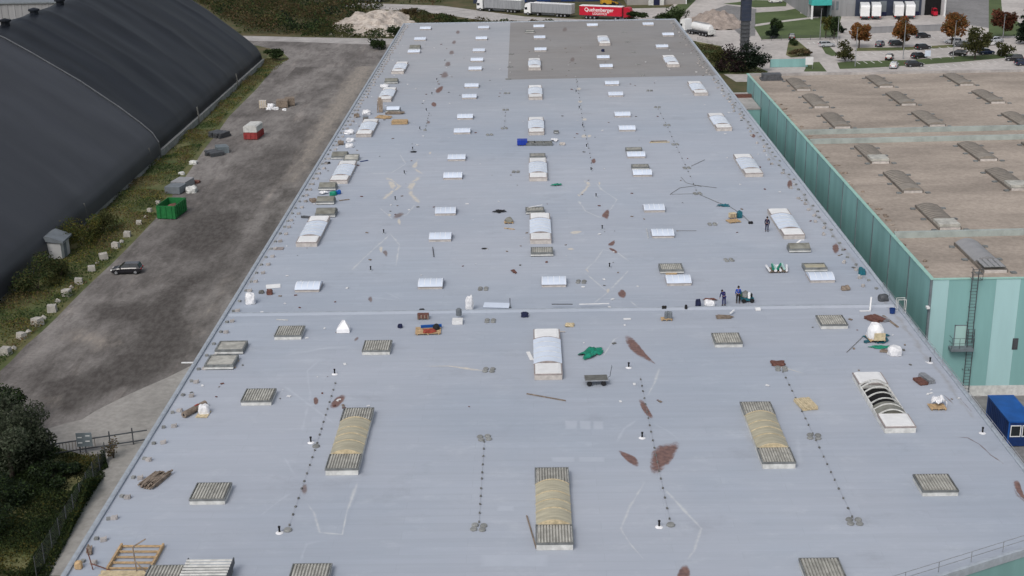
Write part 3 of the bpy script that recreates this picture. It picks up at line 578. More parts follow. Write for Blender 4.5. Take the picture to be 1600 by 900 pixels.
# ------------------------------------------------------------ black fabric hall on the left
hall = thing('storage_hall', 'huge dark fabric storage hall with steep curved sides', 'hall', (-95, 230, 0))
HP = [(-28.4, .9), (-28.2, 2.6), (-27.3, 4.3), (-25.4, 6.2), (-22, 9.1), (-16, 13.7), (-8, 19.0), (-4, 21.5), (-1.5, 22.7), (0, 23.0)]
HP = HP + [(-x, z) for x, z in HP[:-1][::-1]]
def fabric(y0, y1, grow, sag, seg, name, m, seed):
    mb = MB(); P = []
    for (a, b), (c, d) in zip(HP, HP[1:]):
        P += [(a + (c - a) * t / 3, b + (d - b) * t / 3) for t in range(3)]
    P.append(HP[-1]); ny = int((y1 - y0) / .75); n = len(P)
    for j in range(ny + 1):
        y = y0 + (y1 - y0) * j / ny; bay = (y - y0) / seg + .45 * noise.noise(Vector((y * .05, seed, 0))); s = math.sin(math.pi * (bay % 1)) ** .8 * sag
        for k, (x, z) in enumerate(P):
            e = min(1, (z - .9) / 4) * (1 if k not in (0, n - 1) else 0); r = math.hypot(x, z + 6)
            w = s * e * (.75 + .5 * noise.noise(Vector((bay // 1 * 3.7 + seed, k * .12, 0)))) + .22 * e * noise.noise(Vector((x * .13, y * .16, z * .13 + seed)))
            mb.v.append((x * (1 + grow / 28) - x / r * w, y - 230, z + grow * .6 * (z > 1) - (z + 6) / r * w))
    for j in range(ny):
        for k in range(n - 1): mb.f.append((j * n + k, j * n + k + 1, (j + 1) * n + k + 1, (j + 1) * n + k)); mb.m.append(0)
    for j in (0, ny): mb.f.append(tuple(j * n + k for k in range(n))); mb.m.append(0)
    return mp(name, mb, m, hall, smooth=False)
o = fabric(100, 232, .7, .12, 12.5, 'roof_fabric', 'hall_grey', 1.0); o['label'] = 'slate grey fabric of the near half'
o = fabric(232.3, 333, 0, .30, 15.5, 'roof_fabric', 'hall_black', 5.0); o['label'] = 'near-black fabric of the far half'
for o in (hall.children): 
    if o.name.startswith('roof_fabric'): o.data.polygons.foreach_set('use_smooth', [len(p.vertices) == 4 for p in o.data.polygons])
cap = MB(); Pc = [(x * (1 + .74 / 28), z + .46) for x, z in HP if z > 1]
for (a, b), (c, d) in zip(Pc, Pc[1:]): cap.beam((a, 2.0, b), (c, 2.0, d), .22, .14)
mp('edge_strip', cap, 'hall_trim', hall)
for s in (-1, 1): mp('base_wall', MB().box(s * 28.55 - .3, -130, 0, s * 28.55 + .3, 103.2, 1.25), 'wall_concrete', hall)
for y, z in ((228, 0), (243, 0), (258, 0), (273, 0), (288, 0), (303, 0)):
    if y > 233: mp('ridge_vent', MB().lathe([(.8, -.5), (.8, .3), (1.1, .4), (1.1, .7), (0, 1.0)], 10), 'hall_black', hall, (.2, y - 230, 22.95))
for y in (190, 226, 232.2, 262, 300): mp('rain_pipe', MB().path([(28.75, y - 230, 3.4), (28.95, y - 230, 1.4), (28.95, y - 230, .1)], .16), 'old_dark', hall)
# metal shed beyond the hall
sh = thing('metal_shed', 'pale grey ribbed metal building behind the dark hall', 'building', (-150, 392, 0))
mp('wall', MB().box(-70, 0, 0, 28, 40, 9), 'grey_cladding', sh)
for k in range(49): mp('cladding_rib', MB().box(-70 + k * 2, -.12, .2, -69.55 + k * 2, -.003, 9), 'grey_cladding', sh) if k else None
mp('roof', MB().box(-70.5, -.5, 9, 28.5, 40.5, 9.4), 'shed_roof', sh)
# small hut at the foot of the hall
hut = thing('meter_hut', 'small white hut with grey roof against the dark hall wall', 'hut', (-65.7, 174.6, 0), 0)
mp('wall', MB().box(-1.5, -1.7, 0, 1.5, 1.7, 2.5), 'shed_wall', hut)
mp('roof', MB().sweep([(-1.9, 2.9), (-1.9, 3.05), (-.2, 3.55), (1.95, 2.75), (1.95, 2.5)], 'y', -1.95, 1.95), 'shed_roof', hut)
mp('door', MB().box(1.503, -.6, .05, 1.55, .4, 2.05), 'shed_roof', hut)

# ------------------------------------------------------------ green factory on the right
gf = thing('green_factory', 'teal clad factory with brown gravel roof and outside ladder', 'factory', (39.1, 123.6, 0))
GX, GY, GZ = 95.0, 114.6, 12.45
mp('core_wall', MB().box(.05, .05, 0, GX, GY, 11.9), 'teal', gf)
mp('roof_gravel', MB().box(.3, .3, 11.9, GX, GY, 12.1), 'gravel_roof', gf)
pan = MB().box(-.03, .06, 0, .04, 7.5, GZ).mesh('wall_panel', 'teal'); jnt = MB().box(-.1, -.1, 0, .03, .1, GZ - .05).mesh('wall_joint', 'joint_grey')
for k in range(15): part('wall_panel', pan, gf, (0, k * 7.6, 0)); part('wall_joint', jnt, gf, (0, k * 7.6, 0)) if k else None
mp('corner_post', MB().box(-.12, -.12, 0, .1, .1, GZ), 'joint_grey', gf)
x = .12; ws = (1.6, 4.45, 2.35)
k = 0
while x < GX - 5:
    w = ws[0] if k == 0 else (4.6 if k % 2 else 2.35)
    o = mp('facade_panel', MB().box(0, -.05, 1.15, w - .01, .045, GZ), 'teal_lit' if k % 2 else 'teal_light_lit', gf, (x, 0, 0)); x += w; k += 1
mp('plinth', MB().box(.12, -.09, 0, x, .04, 1.14), 'white_dirty', gf)
mp('roof_edge', MB().box(-.12, -.12, GZ, .28, GY + .1, GZ + .08), 'teal_trim', gf); mp('roof_edge', MB().box(.28, -.12, GZ, GX, .25, GZ + .08), 'teal_trim', gf); mp('roof_edge', MB().box(.28, GY - .6, 11.9, GX, GY + .1, GZ + .1), 'concrete', gf)
def fire_wall(y, dx=.02): mp('fire_wall', MB().add([(x, yy + x * dx, z) for z in (12.05, 12.75) for x, yy in ((.35, y), (GX, y), (GX, y + .55), (.35, y + .55))], [(3, 2, 1, 0), (4, 5, 6, 7), (0, 1, 5, 4), (1, 2, 6, 5), (2, 3, 7, 6), (3, 0, 4, 7)]), 'fire_wall' , gf)
fire_wall(14.9, .03); fire_wall(60.2, .03); fire_wall(66.2, .03)
gv = vault(2.4, .30, -4.5, 4.5, .3, 10).mesh('vault', 'green_roof_light'); gvw = vault(2.4, .6, -4.5, 1.6, .35, 10).mesh('vault', 'white_vault')
gc = MB().box(-1.28, -4.7, 0, 1.28, 4.7, .3).mesh('curb', 'rib_brown'); gr = MB().sweep(arc(2.46, .32, 10, .31) + [(1.2, .3), (-1.2, .3)], 'y', -.05, .05).mesh('rib', 'rib_brown')
gend = MB().box(-1.1, -4.86, 0, 1.1, -4.72, .28).mesh('end_flashing', 'cream_curb')
gft = MB().box(-.28, -.25, 0, .28, .25, .14).mesh('ballast', 'old_frame')
def ballast(e):
    for s in (-1, 1):
        for yy in (-4.9, -.6, 3.8): part('ballast', gft, e, (s * 1.75, yy, 0), rng.uniform(-.3, .3))
def gsky(px, py, white=False, flat=True):
    p = W(px, py, 12.1); e = link(bpy.data.objects.new('roof_light', None), gf, (p.x - 39.1, p.y - 123.6 + 4.9, 12.1))
    part('curb', gc, e); part('vault', gv, e); part('end_flashing', gend, e); ballast(e)
    if flat: mp('end_pane', MB().box(-1.15, -4.6, .31, 1.15, -2.2, .62), 'old_slat', e)
    for k in range(-3, 7): part('rib', gr, e, (0, k * .68, 0))
for a in ((1376, 256), (1427, 302), (1485, 360), (1256, 142), (1284, 169), (1317, 201), (1385, 137), (1420, 165), (1465, 198), (1511, 134), (1560, 162), (1545, 252), (1595, 298), (1612, 200), (1650, 250), (1690, 160)): gsky(*a, False, a[0] in (1376, 1485, 1595))
p = W(1556, 427, 12.1); e = link(bpy.data.objects.new('roof_light', None), gf, (p.x - 39.1, p.y - 123.6 + 4.9, 12.1)); part('curb', gc, e); ballast(e)
mp('vault', vault(2.4, .45, -1.9, 4.5, .35, 12), 'grey_cladding', e); mp('end_pane', slat_panel(2.2, 2.4, .55, 4), ['grey_cladding', 'old_frame'], e, (0, -3.3, 0)); part('end_flashing', gend, e)
for i in range(46): # kicked-up gravel clumps and moss along the edge
    yy = rng.uniform(1, 95); mp('moss_clump', MB().lump((0, 0, 0), rng.uniform(.25, .6), rng.uniform(.15, .35), .18, i, .5, 2, 0, 1), 'wood_old' if rng.random() < .5 else 'gravel_roof', gf, (rng.uniform(.5, 1.6), yy, 12.09))
mp('roof_plant', MB().box(-1.6, -1, 0, 1.6, 1, 1.1).box(-1.9, -1.2, 0, 1.9, 1.2, .3), 'dark_steel', gf, (3.6, 110.5, 12.1))
# ladder and landing on the front wall
LX = W(1516, 520, 7).x - 39.1
ld = MB()
for dx in (-.3, .3): ld.tube((LX + dx, -.35, 5.9), (LX + dx, -.35, 13.6), .045, None, 6); ld.tube((LX + .1 + dx, -.5, .6), (LX + .1 + dx, -.5, 7.4), .045, None, 6)
for k in range(22): ld.tube((LX - .3, -.35, 6 + k * .33), (LX + .3, -.35, 6 + k * .33), .022, None, 5)
for k in range(20): ld.tube((LX - .2, -.5, .7 + k * .33), (LX + .4, -.5, .7 + k * .33), .022, None, 5)
for z in (3, 5, 8, 9.6, 11.2): ld.tube((LX - .3, -.35, z), (LX - .3, 0, z), .03, None, 5); ld.tube((LX + .3, -.35, z), (LX + .3, 0, z), .03, None, 5)
mp('ladder', ld, 'dark_steel', gf)
cg = MB()
for z in (12.7, 13.3, 13.8): cg.path([(LX - .45, -.3, z), (LX - .45, -1.1, z), (LX + .45, -1.1, z), (LX + .45, -.3, z)], .03)
for x_ in (-.45, 0, .45): cg.tube((LX + x_, -1.1, 12.7), (LX + x_, -1.1, 13.8), .025, None, 5)
mp('ladder_cage', cg, 'dark_steel', gf)
mp('landing', MB().box(LX - 1.9, -1.0, 5.2, LX + .35, -.06, 5.5), 'joint_grey', gf)
lr = MB()
for x_ in (-1.85, -1.1, .3): lr.tube((LX + x_, -.97, 5.5), (LX + x_, -.97, 6.6), .025, None, 5)
for z in (6.05, 6.6): lr.tube((LX - 1.85, -.97, z), (LX + .3, -.97, z), .022, None, 5); lr.tube((LX - 1.85, -.97, z), (LX - 1.85, -.06, z), .022, None, 5)
mp('landing_rail', lr, 'dark_steel', gf)
dr = mp('door', MB().box(LX - 1.35, -.1, 5.5, LX - .3, -.052, 7.6), 'teal_light', gf); mp('frame', MB().box(LX - 1.45, -.085, 5.5, LX - 1.352, -.06, 7.7).box(LX - .298, -.085, 5.5, LX - .2, -.06, 7.7).box(LX - 1.45, -.085, 7.602, LX - .2, -.06, 7.7), 'joint_grey', dr)
mp('wall_lamp', MB().box(-.3, -.2, 9.6, -.02, .3, 9.8), 'white', gf, (-.1, -.4, 0)); mp('vent_grille', MB().box(0, -.09, 5, .55, -.052, 6.2), 'dark_steel', gf, (W(1598, 558, 5.4).x - 39.1, 0, 0))
# teal link block between the two long buildings
lk = thing('link_block', 'low teal connecting block with red-edged roof between warehouse and factory', 'building', (37.48, 222, 0))
mp('wall', MB().box(-1.55, 0, 0, 1.45, 14, 9.3), 'teal', lk); mp('roof', MB().box(-1.55, -.1, 9.3, 1.45, 14, 9.55), 'concrete', lk); mp('roof_trim', MB().box(-1.5, 9, 9.55, 1.4, 9.8, 10.1), 'rust_brown', lk)
# site container
ct = thing('site_container', 'blue site office container with two white windows beside the factory', 'container', (44.85, 114.8, 0), 0)
mp('body', MB().box(-1.2, -2.95, .12, 1.2, 2.95, 2.5), 'blue_side', ct); mp('roof', MB().box(-1.24, -3, 2.5, 1.24, 3, 2.64), 'blue_paint', ct)
for s in (-1.22, 1.1): 
    for yy in (-2.99, 2.87): mp('corner_post', MB().box(s, yy, 0, s + .12, yy + .12, 2.498), 'blue_paint', ct)
for x_ in (-.95, .12):
    w_ = mp('window', MB().box(x_, -2.975, 1.15, x_ + .82, -2.952, 2.15), 'glass', ct)
    mp('frame', MB().box(x_ - .08, -3.0, 1.07, x_ + .9, -2.97, 1.15).box(x_ - .08, -3.0, 2.15, x_ + .9, -2.97, 2.23).box(x_ - .08, -3.0, 1.15, x_, -2.97, 2.15).box(x_ + .82, -3.0, 1.15, x_ + .9, -2.97, 2.15), 'white', w_)
for k in range(12): mp('side_rib', MB().box(-1.23, -2.7 + k * .46, .3, -1.202, -2.52 + k * .46, 2.4), 'blue_side', ct)

# ------------------------------------------------------------ vehicles
def car_parts():
    d = {}
    # side profile in x (length), body lower tub and greenhouse as lofted sections
    secs = [(-2.15, .62, .42, .72), (-2.08, .80, .30, .88), (-1.5, .86, .22, .95), (-.6, .88, .2, .97), (.5, .88, .2, .96), (1.2, .87, .22, .90), (1.8, .82, .25, .80), (2.1, .66, .36, .66)]
    mb = MB(); n = 8
    for x, w, z0, z1 in secs: mb.v += [(x, -w * .92, z0), (x, -w, z0 + .15), (x, -w, z1 - .12), (x, -w * .9, z1), (x, w * .9, z1), (x, w, z1 - .12), (x, w, z0 + .15), (x, w * .92, z0)]
    for i in range(len(secs) - 1): mb.f += [(i * n + k, i * n + (k + 1) % n, (i + 1) * n + (k + 1) % n, (i + 1) * n + k) for k in range(n)]
    mb.f += [tuple(range(n)), tuple(range((len(secs) - 1) * n, len(secs) * n))]; mb.m = [0] * len(mb.f); d['body'] = mb.mesh('body', 'car_paint')
    g = MB().add([(-2.0, -.72, .9), (-2.0, .72, .9), (-1.72, .6, 1.42), (-1.72, -.6, 1.42), (1.05, -.76, .92), (1.05, .76, .92), (.28, .62, 1.43), (.28, -.62, 1.43)], [(0, 1, 2, 3), (4, 5, 6, 7), (0, 3, 7, 4), (1, 2, 6, 5), (3, 2, 6, 7), (0, 1, 5, 4)])
    d['windows'] = g.mesh('windows', 'glass')
    rf = MB().add([(-1.75, -.6, 1.41), (-1.75, .6, 1.41), (.30, .62, 1.42), (.30, -.62, 1.42), (-1.6, -.52, 1.49), (-1.6, .52, 1.49), (.15, .52, 1.50), (.15, -.52, 1.50)], [(0, 1, 5, 4), (1, 2, 6, 5), (2, 3, 7, 6), (3, 0, 4, 7), (4, 5, 6, 7)])
    for s in (-1, 1):
        for (x0, z0), (x1, z1) in (((1.0, .93), (.3, 1.43)), ((-.55, .94), (-.55, 1.43)), ((-1.95, .92), (-1.7, 1.43))): rf.beam((x0, s * .755, z0), (x1, s * .625, z1), .06, .06)
    d['roof'] = rf.mesh('roof', 'car_paint')
    d['tyre'] = MB().tube((0, -.1, 0), (0, .1, 0), .32, None, 16).mesh('tyre', 'black_rubber'); d['rim'] = MB().tube((0, -.108, 0), (0, .108, 0), .2, None, 12).mesh('rim', 'steel')
    d['head'] = MB().box(1.9, -.2, .58, 2.09, .2, .72).mesh('headlight', 'white'); d['tail'] = MB().box(-2.17, -.12, .66, -2.05, .12, .86).mesh('tail_light', 'tail_red')
    d['mirror'] = MB().box(-.06, -.1, -.06, .06, .1, .08).mesh('mirror', 'car_paint'); d['plate'] = MB().box(-2.19, -.26, .5, -2.14, .26, .6).mesh('number_plate', 'white')
    return d
CP = car_parts()
def car(x, y, rz, color, label, sc=1.0, group=None):
    t = thing('parked_car', label, 'car', (x, y, .05), rz, group); t.scale = (sc, sc, sc)
    for k in ('body', 'windows', 'roof'):
        o = part(k, CP[k], t); o.color = (*color, 1)
    for xx in (-1.32, 1.32):
        for yy in (-.79, .79): w = part('wheel', CP['tyre'], t, (xx, yy, .32)); part('rim', CP['rim'], w)
    for s in (-.58, .58): part('headlight', CP['head'], t, (-.02, s, 0)); part('tail_light', CP['tail'], t, (0, s, 0))
    for s in (-.92, .92): o = part('mirror', CP['mirror'], t, (.72, s, .98)); o.color = (*color, 1)
    part('number_plate', CP['plate'], t)
p = W(197, 429); car(p.x, p.y + .6, math.pi + .05, (.012, .012, .016), 'black car standing alone on the gravel yard', .95)
K, SV, NV, DG = (.012, .012, .015), (.48, .5, .53), (.015, .025, .06), (.05, .055, .06)
for px, py, a, c, lb in (
    (1293, 74, .2, SV, 'silver car under the orange tree beside the driveway'), (1376, 73, 1.1, NV, 'dark blue car angled in the middle row, nose to the verge'), (1402, 72, .3, DG, 'dark grey car half behind an orange tree trunk'),
    (1443, 60, .2, K, 'black car below the loading yard retaining wall'), (1443, 78, .4, K, 'black car on the strip behind the pale blue sign'), (1437, 92, .5, K, 'black car beside the pale blue sign'),
    (1391, 94, 1.2, K, 'black car parked bonnet to tail with a silver car'), (1398, 107, 1.2, SV, 'silver car tail to tail with a black car by the grass strip'), (1430, 105, .1, K, 'black car alone at the foot of the long grass strip'),
    (1490, 69, 2.5, SV, 'grey-blue car behind the third orange tree'), (1503, 74, 2.7, DG, 'dark grey car next to the olive green tree'), (1547, 72, .6, (.7, .7, .7), 'white car behind the olive green tree'),
    (1498, 88, 2.6, K, 'black car on the grass strip edge left of the olive tree'), (1542, 86, .2, NV, 'dark blue car on the far side of the olive tree'), (1586, 96, 2.9, K, 'black car at the end of the grass strip'), (1601, 103, .2, NV, 'dark blue car nosing past the black one at the strip end'),
    (1238, 62, 1.4, K, 'black car by the brown hedge near the lawn'), (1212, 5, .1, (.75, .75, .75), 'white car on the forecourt near the turquoise entrance'), (1558, 67, .5, SV, 'silver car beside the rust-red tree')):
    q = W(px, py); car(q.x, q.y + .8, a, c, lb)

wheelT = MB().tube((0, -.18, 0), (0, .18, 0), .5, None, 16).mesh('tyre', 'black_rubber'); wheelR = MB().tube((0, -.19, 0), (0, .19, 0), .26, None, 12).mesh('rim', 'steel')
def wheels(t, xs, w=1.05, r=1.0):
    for x in xs:
        for s in (-1, 1): o = part('wheel', wheelT, t, (x, s * w, .5)); part('rim', wheelR, o)
def tractor(t, m, x0=0.0):
    # cab faces -x, front at x0
    P = [(x0, .75), (x0 - .05, 1.7), (x0 + .12, 2.7), (x0 + .45, 3.55), (x0 + 1.0, 3.8), (x0 + 2.2, 3.75), (x0 + 2.2, .75)]
    mp('cab', MB().add([(u, s * 1.22, z) for s in (-1, 1) for u, z in P], [(i, (i + 1) % 7, 7 + (i + 1) % 7, 7 + i) for i in range(7)] + [tuple(range(7))[::-1], tuple(range(7, 14))]), m, t)
    mp('windscreen', MB().add([(x0 - .065, -1.1, 1.75), (x0 - .065, 1.1, 1.75), (x0 + .10, 1.05, 2.68), (x0 + .10, -1.05, 2.68)], [(0, 1, 2, 3)]), 'glass', t)
    for s in (-1, 1): mp('side_window', MB().box(x0 + .15, s * 1.225 - .01, 1.75, x0 + 1.1, s * 1.225 + .01, 2.5), 'glass', t); mp('headlight', MB().box(x0 - .05, s * .9 - .2, .85, x0 + .01, s * .9 + .2, 1.05), 'white', t)
    mp('chassis', MB().box(x0 + .1, -.45, .55, x0 + 6, .45, .95), 'dark_steel', t); mp('bumper', MB().box(x0 - .08, -1.2, .35, x0 + .6, 1.2, .747), 'dark_steel', t)
def lorry(loc, rz, cabm, boxm, label, text=None, cab=True):
    t = thing('articulated_lorry', label, 'lorry', loc, rz)
    if cab: tractor(t, cabm); wheels(t, (1.3, 4.7))
    mp('trailer_side', MB().box(2.75, -1.24, 1.15, 16.2, 1.24, 3.86), boxm, t); mp('trailer_roof', MB().box(2.72, -1.27, 3.86, 16.23, 1.27, 4.0), 'white', t)
    mp('trailer_frame', MB().box(3, -1.1, .95, 16.1, 1.1, 1.147), 'dark_steel', t); wheels(t, (11.4, 12.7, 14.0))
    for k in range(1, 8): mp('curtain_strap', MB().box(2.75 + k * 1.68, -1.265, 1.1, 2.81 + k * 1.68, -1.242, 3.85), boxm, t)
    mp('side_guard', MB().box(6, -1.2, .5, 10.4, -1.12, .9), 'dark_steel', t); mp('rear_door', MB().box(16.2, -1.2, 1.2, 16.24, 1.2, 3.85), 'white_dirty' if boxm != 'truck_red' else 'truck_red', t)
    return t
def text_mesh(s, size, m):
    c = bpy.data.curves.new('lettering', 'FONT'); c.body = s; c.size = size; c.align_x = 'LEFT'; c.offset = size * .012; c.extrude = .004
    o = bpy.data.objects.new('tmp', c); COL.objects.link(o); dg = bpy.context.evaluated_depsgraph_get(); dg.update()
    me = bpy.data.meshes.new_from_object(o.evaluated_get(dg)); bpy.data.objects.remove(o); me.materials.clear(); me.materials.append(M[m]); return me
a = W(748, 17); b = W(815, 21); lorry((a.x, a.y + 1, .04), math.atan2(b.y - a.y, b.x - a.x), 'white', 'curtain_grey', 'white-cabbed lorry with grey curtain trailer, at the tail of the parked row')
a = W(822, 24); b = W(895, 28); lorry((a.x, a.y + 1, .04), math.atan2(b.y - a.y, b.x - a.x), 'white', 'curtain_grey', 'white-cabbed lorry with grey curtain trailer, next behind the red trailer')
b = W(970, 32.5); a = W(897, 29.5); an = math.atan2(b.y - a.y, b.x - a.x)
t = thing('articulated_lorry', 'red lorry with white lettering on its long red trailer', 'lorry', (b.x + 3.3, b.y + .3, .04), an + math.pi)
tractor(t, 'truck_red'); wheels(t, (1.3, 4.7, 11.4, 12.7, 14.0))
mp('trailer_side', MB().box(2.75, -1.24, 1.15, 16.2, 1.24, 3.86), 'truck_red', t); mp('trailer_roof', MB().box(2.72, -1.27, 3.86, 16.23, 1.27, 4.0), 'white', t); mp('trailer_frame', MB().box(3, -1.1, .95, 16.1, 1.1, 1.147), 'dark_steel', t); mp('rear_door', MB().box(16.2, -1.2, 1.2, 16.24, 1.2, 3.85), 'truck_red', t)
for s, size, x, z in (('Quehenberger', 1.55, 14.6, 2.35), ('LOGISTICS', .95, 12.0, 1.4)):
    o = part('lettering', text_mesh(s, size, 'white'), t, (x, 1.255, z)); o.rotation_euler = (math.pi / 2, 0, math.pi)
# dark lorry cut by the top of the view
a = W(530, 4); lorry((a.x, a.y + 1, .04), -.1, 'white', 'navy_wall', 'white-cabbed lorry with dark blue trailer by the scrub')
# tanker
a = W(1068, 51); b = W(1124, 61)
t = thing('tanker_lorry', 'white silo tanker lorry parked beside the earth heap', 'lorry', (a.x, a.y + 1.2, .04), math.atan2(b.y - a.y, b.x - a.x))
tractor(t, 'white'); wheels(t, (1.3, 4.2, 5.4, 8.6, 9.9, 11.2))
tk = MB(); NR = 16
prof = [(4.2, 0.2), (4.3, .9), (4.7, 1.15), (11.4, 1.15), (11.9, .9), (12.0, .2)]
for x, r in prof: tk.v += [(x, r * math.cos(2 * math.pi * k / NR), 2.3 - (x - 4) * .03 + r * 1.0 * math.sin(2 * math.pi * k / NR)) for k in range(NR)]
for i in range(len(prof) - 1): tk.f += [(i * NR + k, i * NR + (k + 1) % NR, (i + 1) * NR + (k + 1) % NR, (i + 1) * NR + k) for k in range(NR)]
tk.f += [tuple(range(NR)), tuple(range(5 * NR, 6 * NR))]; tk.m = [0] * len(tk.f)
mp('tank', tk, 'white', t, smooth=False); mp('tank_chassis', MB().box(4.2, -.9, .85, 12.3, .9, 1.25), 'dark_steel', t); mp('catwalk', MB().box(5, -.3, 3.42, 11, .3, 3.48), 'steel', t); mp('rear_box', MB().box(11.9, -1.1, .7, 12.5, 1.1, 1.9), 'white_dirty', t)
mp('mudguard', MB().box(8.0, -1.22, 1.02, 11.8, 1.22, 1.1), 'black_rubber', t)

# ------------------------------------------------------------ buildings and structures far behind
nb = thing('navy_hall', 'dark blue industrial hall behind the parked lorries', 'building', (25, 447, 0))
mp('wall', MB().box(-43, 0, 0, 4, 30, 12), 'navy_wall', nb); mp('roof', MB().box(-43.5, -.5, 12, 4.5, 30, 12.5), 'shed_roof', nb)
for k in range(5): mp('dock_door', MB().box(-38 + k * 8, -.1, .3, -33.5 + k * 8, -.003, 4.6), 'blue_side', nb)
bg = thing('beige_workshop', 'beige workshop with white-framed navy door behind the warehouse', 'building', (47, 436, 0))
mp('wall', MB().box(-15, 0, 0, 4, 20, 8), 'beige_wall', bg); mp('roof', MB().box(-15.4, -.4, 8, 4.4, 20, 8.4), 'shed_roof', bg)
d = mp('door', MB().box(-6.6, -1.45, .05, -4.6, -1.40, 2.5), 'navy', bg); mp('frame', MB().box(-8.2, -1.39, 0, -3.2, -.003, 3.2), 'white_dirty', d); mp('corner_pipe', MB().box(3.9, -.15, 0, 4.2, -.01, 8), 'white', bg)
ex = W(952, 12); t = thing('yellow_loader', 'yellow wheel loader standing behind the red lorry', 'loader', (ex.x, ex.y + 2, .04), .2)
mp('body', MB().box(-2.6, -1, 1, .6, 1, 2.2), 'yellow_paint', t); mp('cab', MB().box(-.6, -.8, 2.2, .8, .8, 3.5), 'glass', t); mp('cab_roof', MB().box(-.7, -.9, 3.5, .9, .9, 3.65), 'yellow_paint', t); mp('arm', MB().beam((.6, 0, 1.8), (3.2, 0, .9), .8, .35), 'yellow_paint', t); mp('bucket', MB().sweep([(3.0, .2), (3.0, 1.3), (3.3, 1.3), (4.2, .3), (4.2, .2)], 'y', -1.3, 1.3), 'dark_steel', t, rz=0)
for x_ in (-1.8, 1.2): 
    for s in (-1, 1): part('wheel', MB().tube((0, -.3, 0), (0, .3, 0), .75, None, 14).mesh('tyre', 'black_rubber'), t, (x_, s * 1.05, .75))
tw = thing('sign_tower', 'tall dark steel advertising tower rising from bushes', 'tower', (W(1163, 82).x, W(1163, 82).y, 0))
mp('shaft', MB().box(-1.0, -1.0, 0, 1.0, 1.0, 8), 'dark_steel', tw); mp('upper_shaft', MB().box(-1.2, -1.2, 8, 1.2, 1.2, 14.2), 'navy_wall', tw)
for z in range(1, 14): mp('band', MB().box(-1.24, -1.24, z, 1.24, 1.24, z + .05), 'dark_steel', tw)
for x_ in (-1.2, .6): mp('lamp', MB().box(x_, -1.6, 13.5, x_ + .5, -1.25, 13.9), 'white', tw)
# logistics building with docks
D0 = W(1335, 27); lg = thing('logistics_building', 'grey logistics building with loading docks and turquoise entrance canopy', 'building', (D0.x, D0.y, 0))
def lx(px, py=27): return W(px, py).x - D0.x
mp('wall', MB().box(lx(1262), 2, 0, lx(1482), 45, 7.0), 'grey_cladding', lg)
mp('roof', MB().box(lx(1262) - .5, 1.4, 7.0, lx(1482) + .5, 45, 7.6), 'grey_cladding', lg)
mp('canopy', MB().box(lx(1262), -3, 4.0, lx(1294), 1.39, 6.4), 'turquoise', lg); mp('canopy_post', MB().box(lx(1262), -2.9, 0, lx(1265), -2.3, 4.0), 'white', lg); mp('entrance_glass', MB().box(lx(1266), 1.9, .1, lx(1293), 1.99, 3.9), 'glass', lg); mp('entrance_pillar', MB().box(lx(1292.5), -2.9, 0, lx(1294), 1.9, 3.99), 'joint_grey', lg)
for x0, x1 in ((1300, 1304), (1307, 1311)): mp('window', MB().box(lx(x0), 1.9, 2, lx(x1), 1.99, 4.5), 'joint_grey', lg)
mp('shutter_door', MB().box(lx(1324), 1.85, 0, lx(1337), 1.98, 3.8), 'grey_cladding', lg)
mp('dock_recess', MB().box(lx(1338), 1.8, .05, lx(1445), 1.99, 5.6), 'navy_wall', lg)
for x0 in (1376, 1429): mp('dock_door', MB().box(lx(x0), 1.7, 1.2, lx(x0 + 12), 1.79, 4.4), 'shed_roof', lg); mp('dock_bumper', MB().box(lx(x0), 1.2, .1, lx(x0 + 12), 1.69, 1.2), 'navy', lg)
mp('garage_opening', MB().box(lx(1451), 1.7, .05, lx(1477), 1.98, 5.6), 'void', lg); mp('portal_post', MB().box(lx(1477), -1.5, 0, lx(1479.5), 1.9, 6), 'white', lg)
for i, x0 in enumerate((1338, 1356, 1392, 1410)):
    x = lx(x0) + D0.x; t = thing('swap_trailer', ['white box trailer backed onto the dock beside the shutter door', 'white box trailer left of the first empty dock', 'white box trailer right of the first empty dock', 'white box trailer left of the second empty dock'][i], 'trailer', (x + 1.6, D0.y - 3.0, .05), -.2)
    mp('box', MB().sweep([(-3.9, 1.1), (-3.9, 3.7), (-3.7, 4.1), (-3.3, 4.25), (3.9, 4.25), (3.9, 1.1)], 'x', -1.28, 1.28), 'white', t); mp('underframe', MB().box(-1.0, -3.8, .7, 1.0, 3.8, 1.098), 'dark_steel', t)
    for s in (-1, 1): mp('marker_light', MB().box(s * 1.1 - .18, -3.98, .75, s * 1.1 + .18, -3.92, 1.05), 'tail_red', t); mp('support_leg', MB().box(s * .9 - .1, -3.2, 0, s * .9 + .1, -3.0, .7), 'dark_steel', t)
    for yy in (1.2, 2.4): 
        for s in (-1, 1): o = part('wheel', wheelT, t, (s * 1.0, yy, .5), math.pi / 2)
fl = thing('fork_lift', 'red fork lift inside the dark garage opening', 'forklift', (lx(1464) + D0.x, D0.y + .3, .05), math.pi / 2)
mp('body', MB().box(-1.2, -.6, .25, .8, .6, 1.2), 'truck_red', fl); mp('counterweight', MB().box(-1.7, -.6, .3, -1.2, .6, 1.4), 'truck_red', fl); mp('mast', MB().box(.82, -.5, .1, .95, -.35, 2.4).box(.82, .35, .1, .95, .5, 2.4), 'dark_steel', fl); mp('overhead_guard', MB().box(-1, -.55, 2.1, .6, .55, 2.2).box(-1, -.55, 1.4, -.92, -.47, 2.1).box(-1, .47, 1.4, -.92, .55, 2.1).box(.5, -.55, 1.2, .6, -.47, 2.1).box(.5, .47, 1.2, .6, .55, 2.1), 'truck_red', fl)
for x_ in (-1.1, .5):
    for s in (-1, 1): part('wheel', MB().tube((0, -.12, 0), (0, .12, 0), .3, None, 12).mesh('tyre', 'black_rubber'), fl, (x_, s * .6, .3))
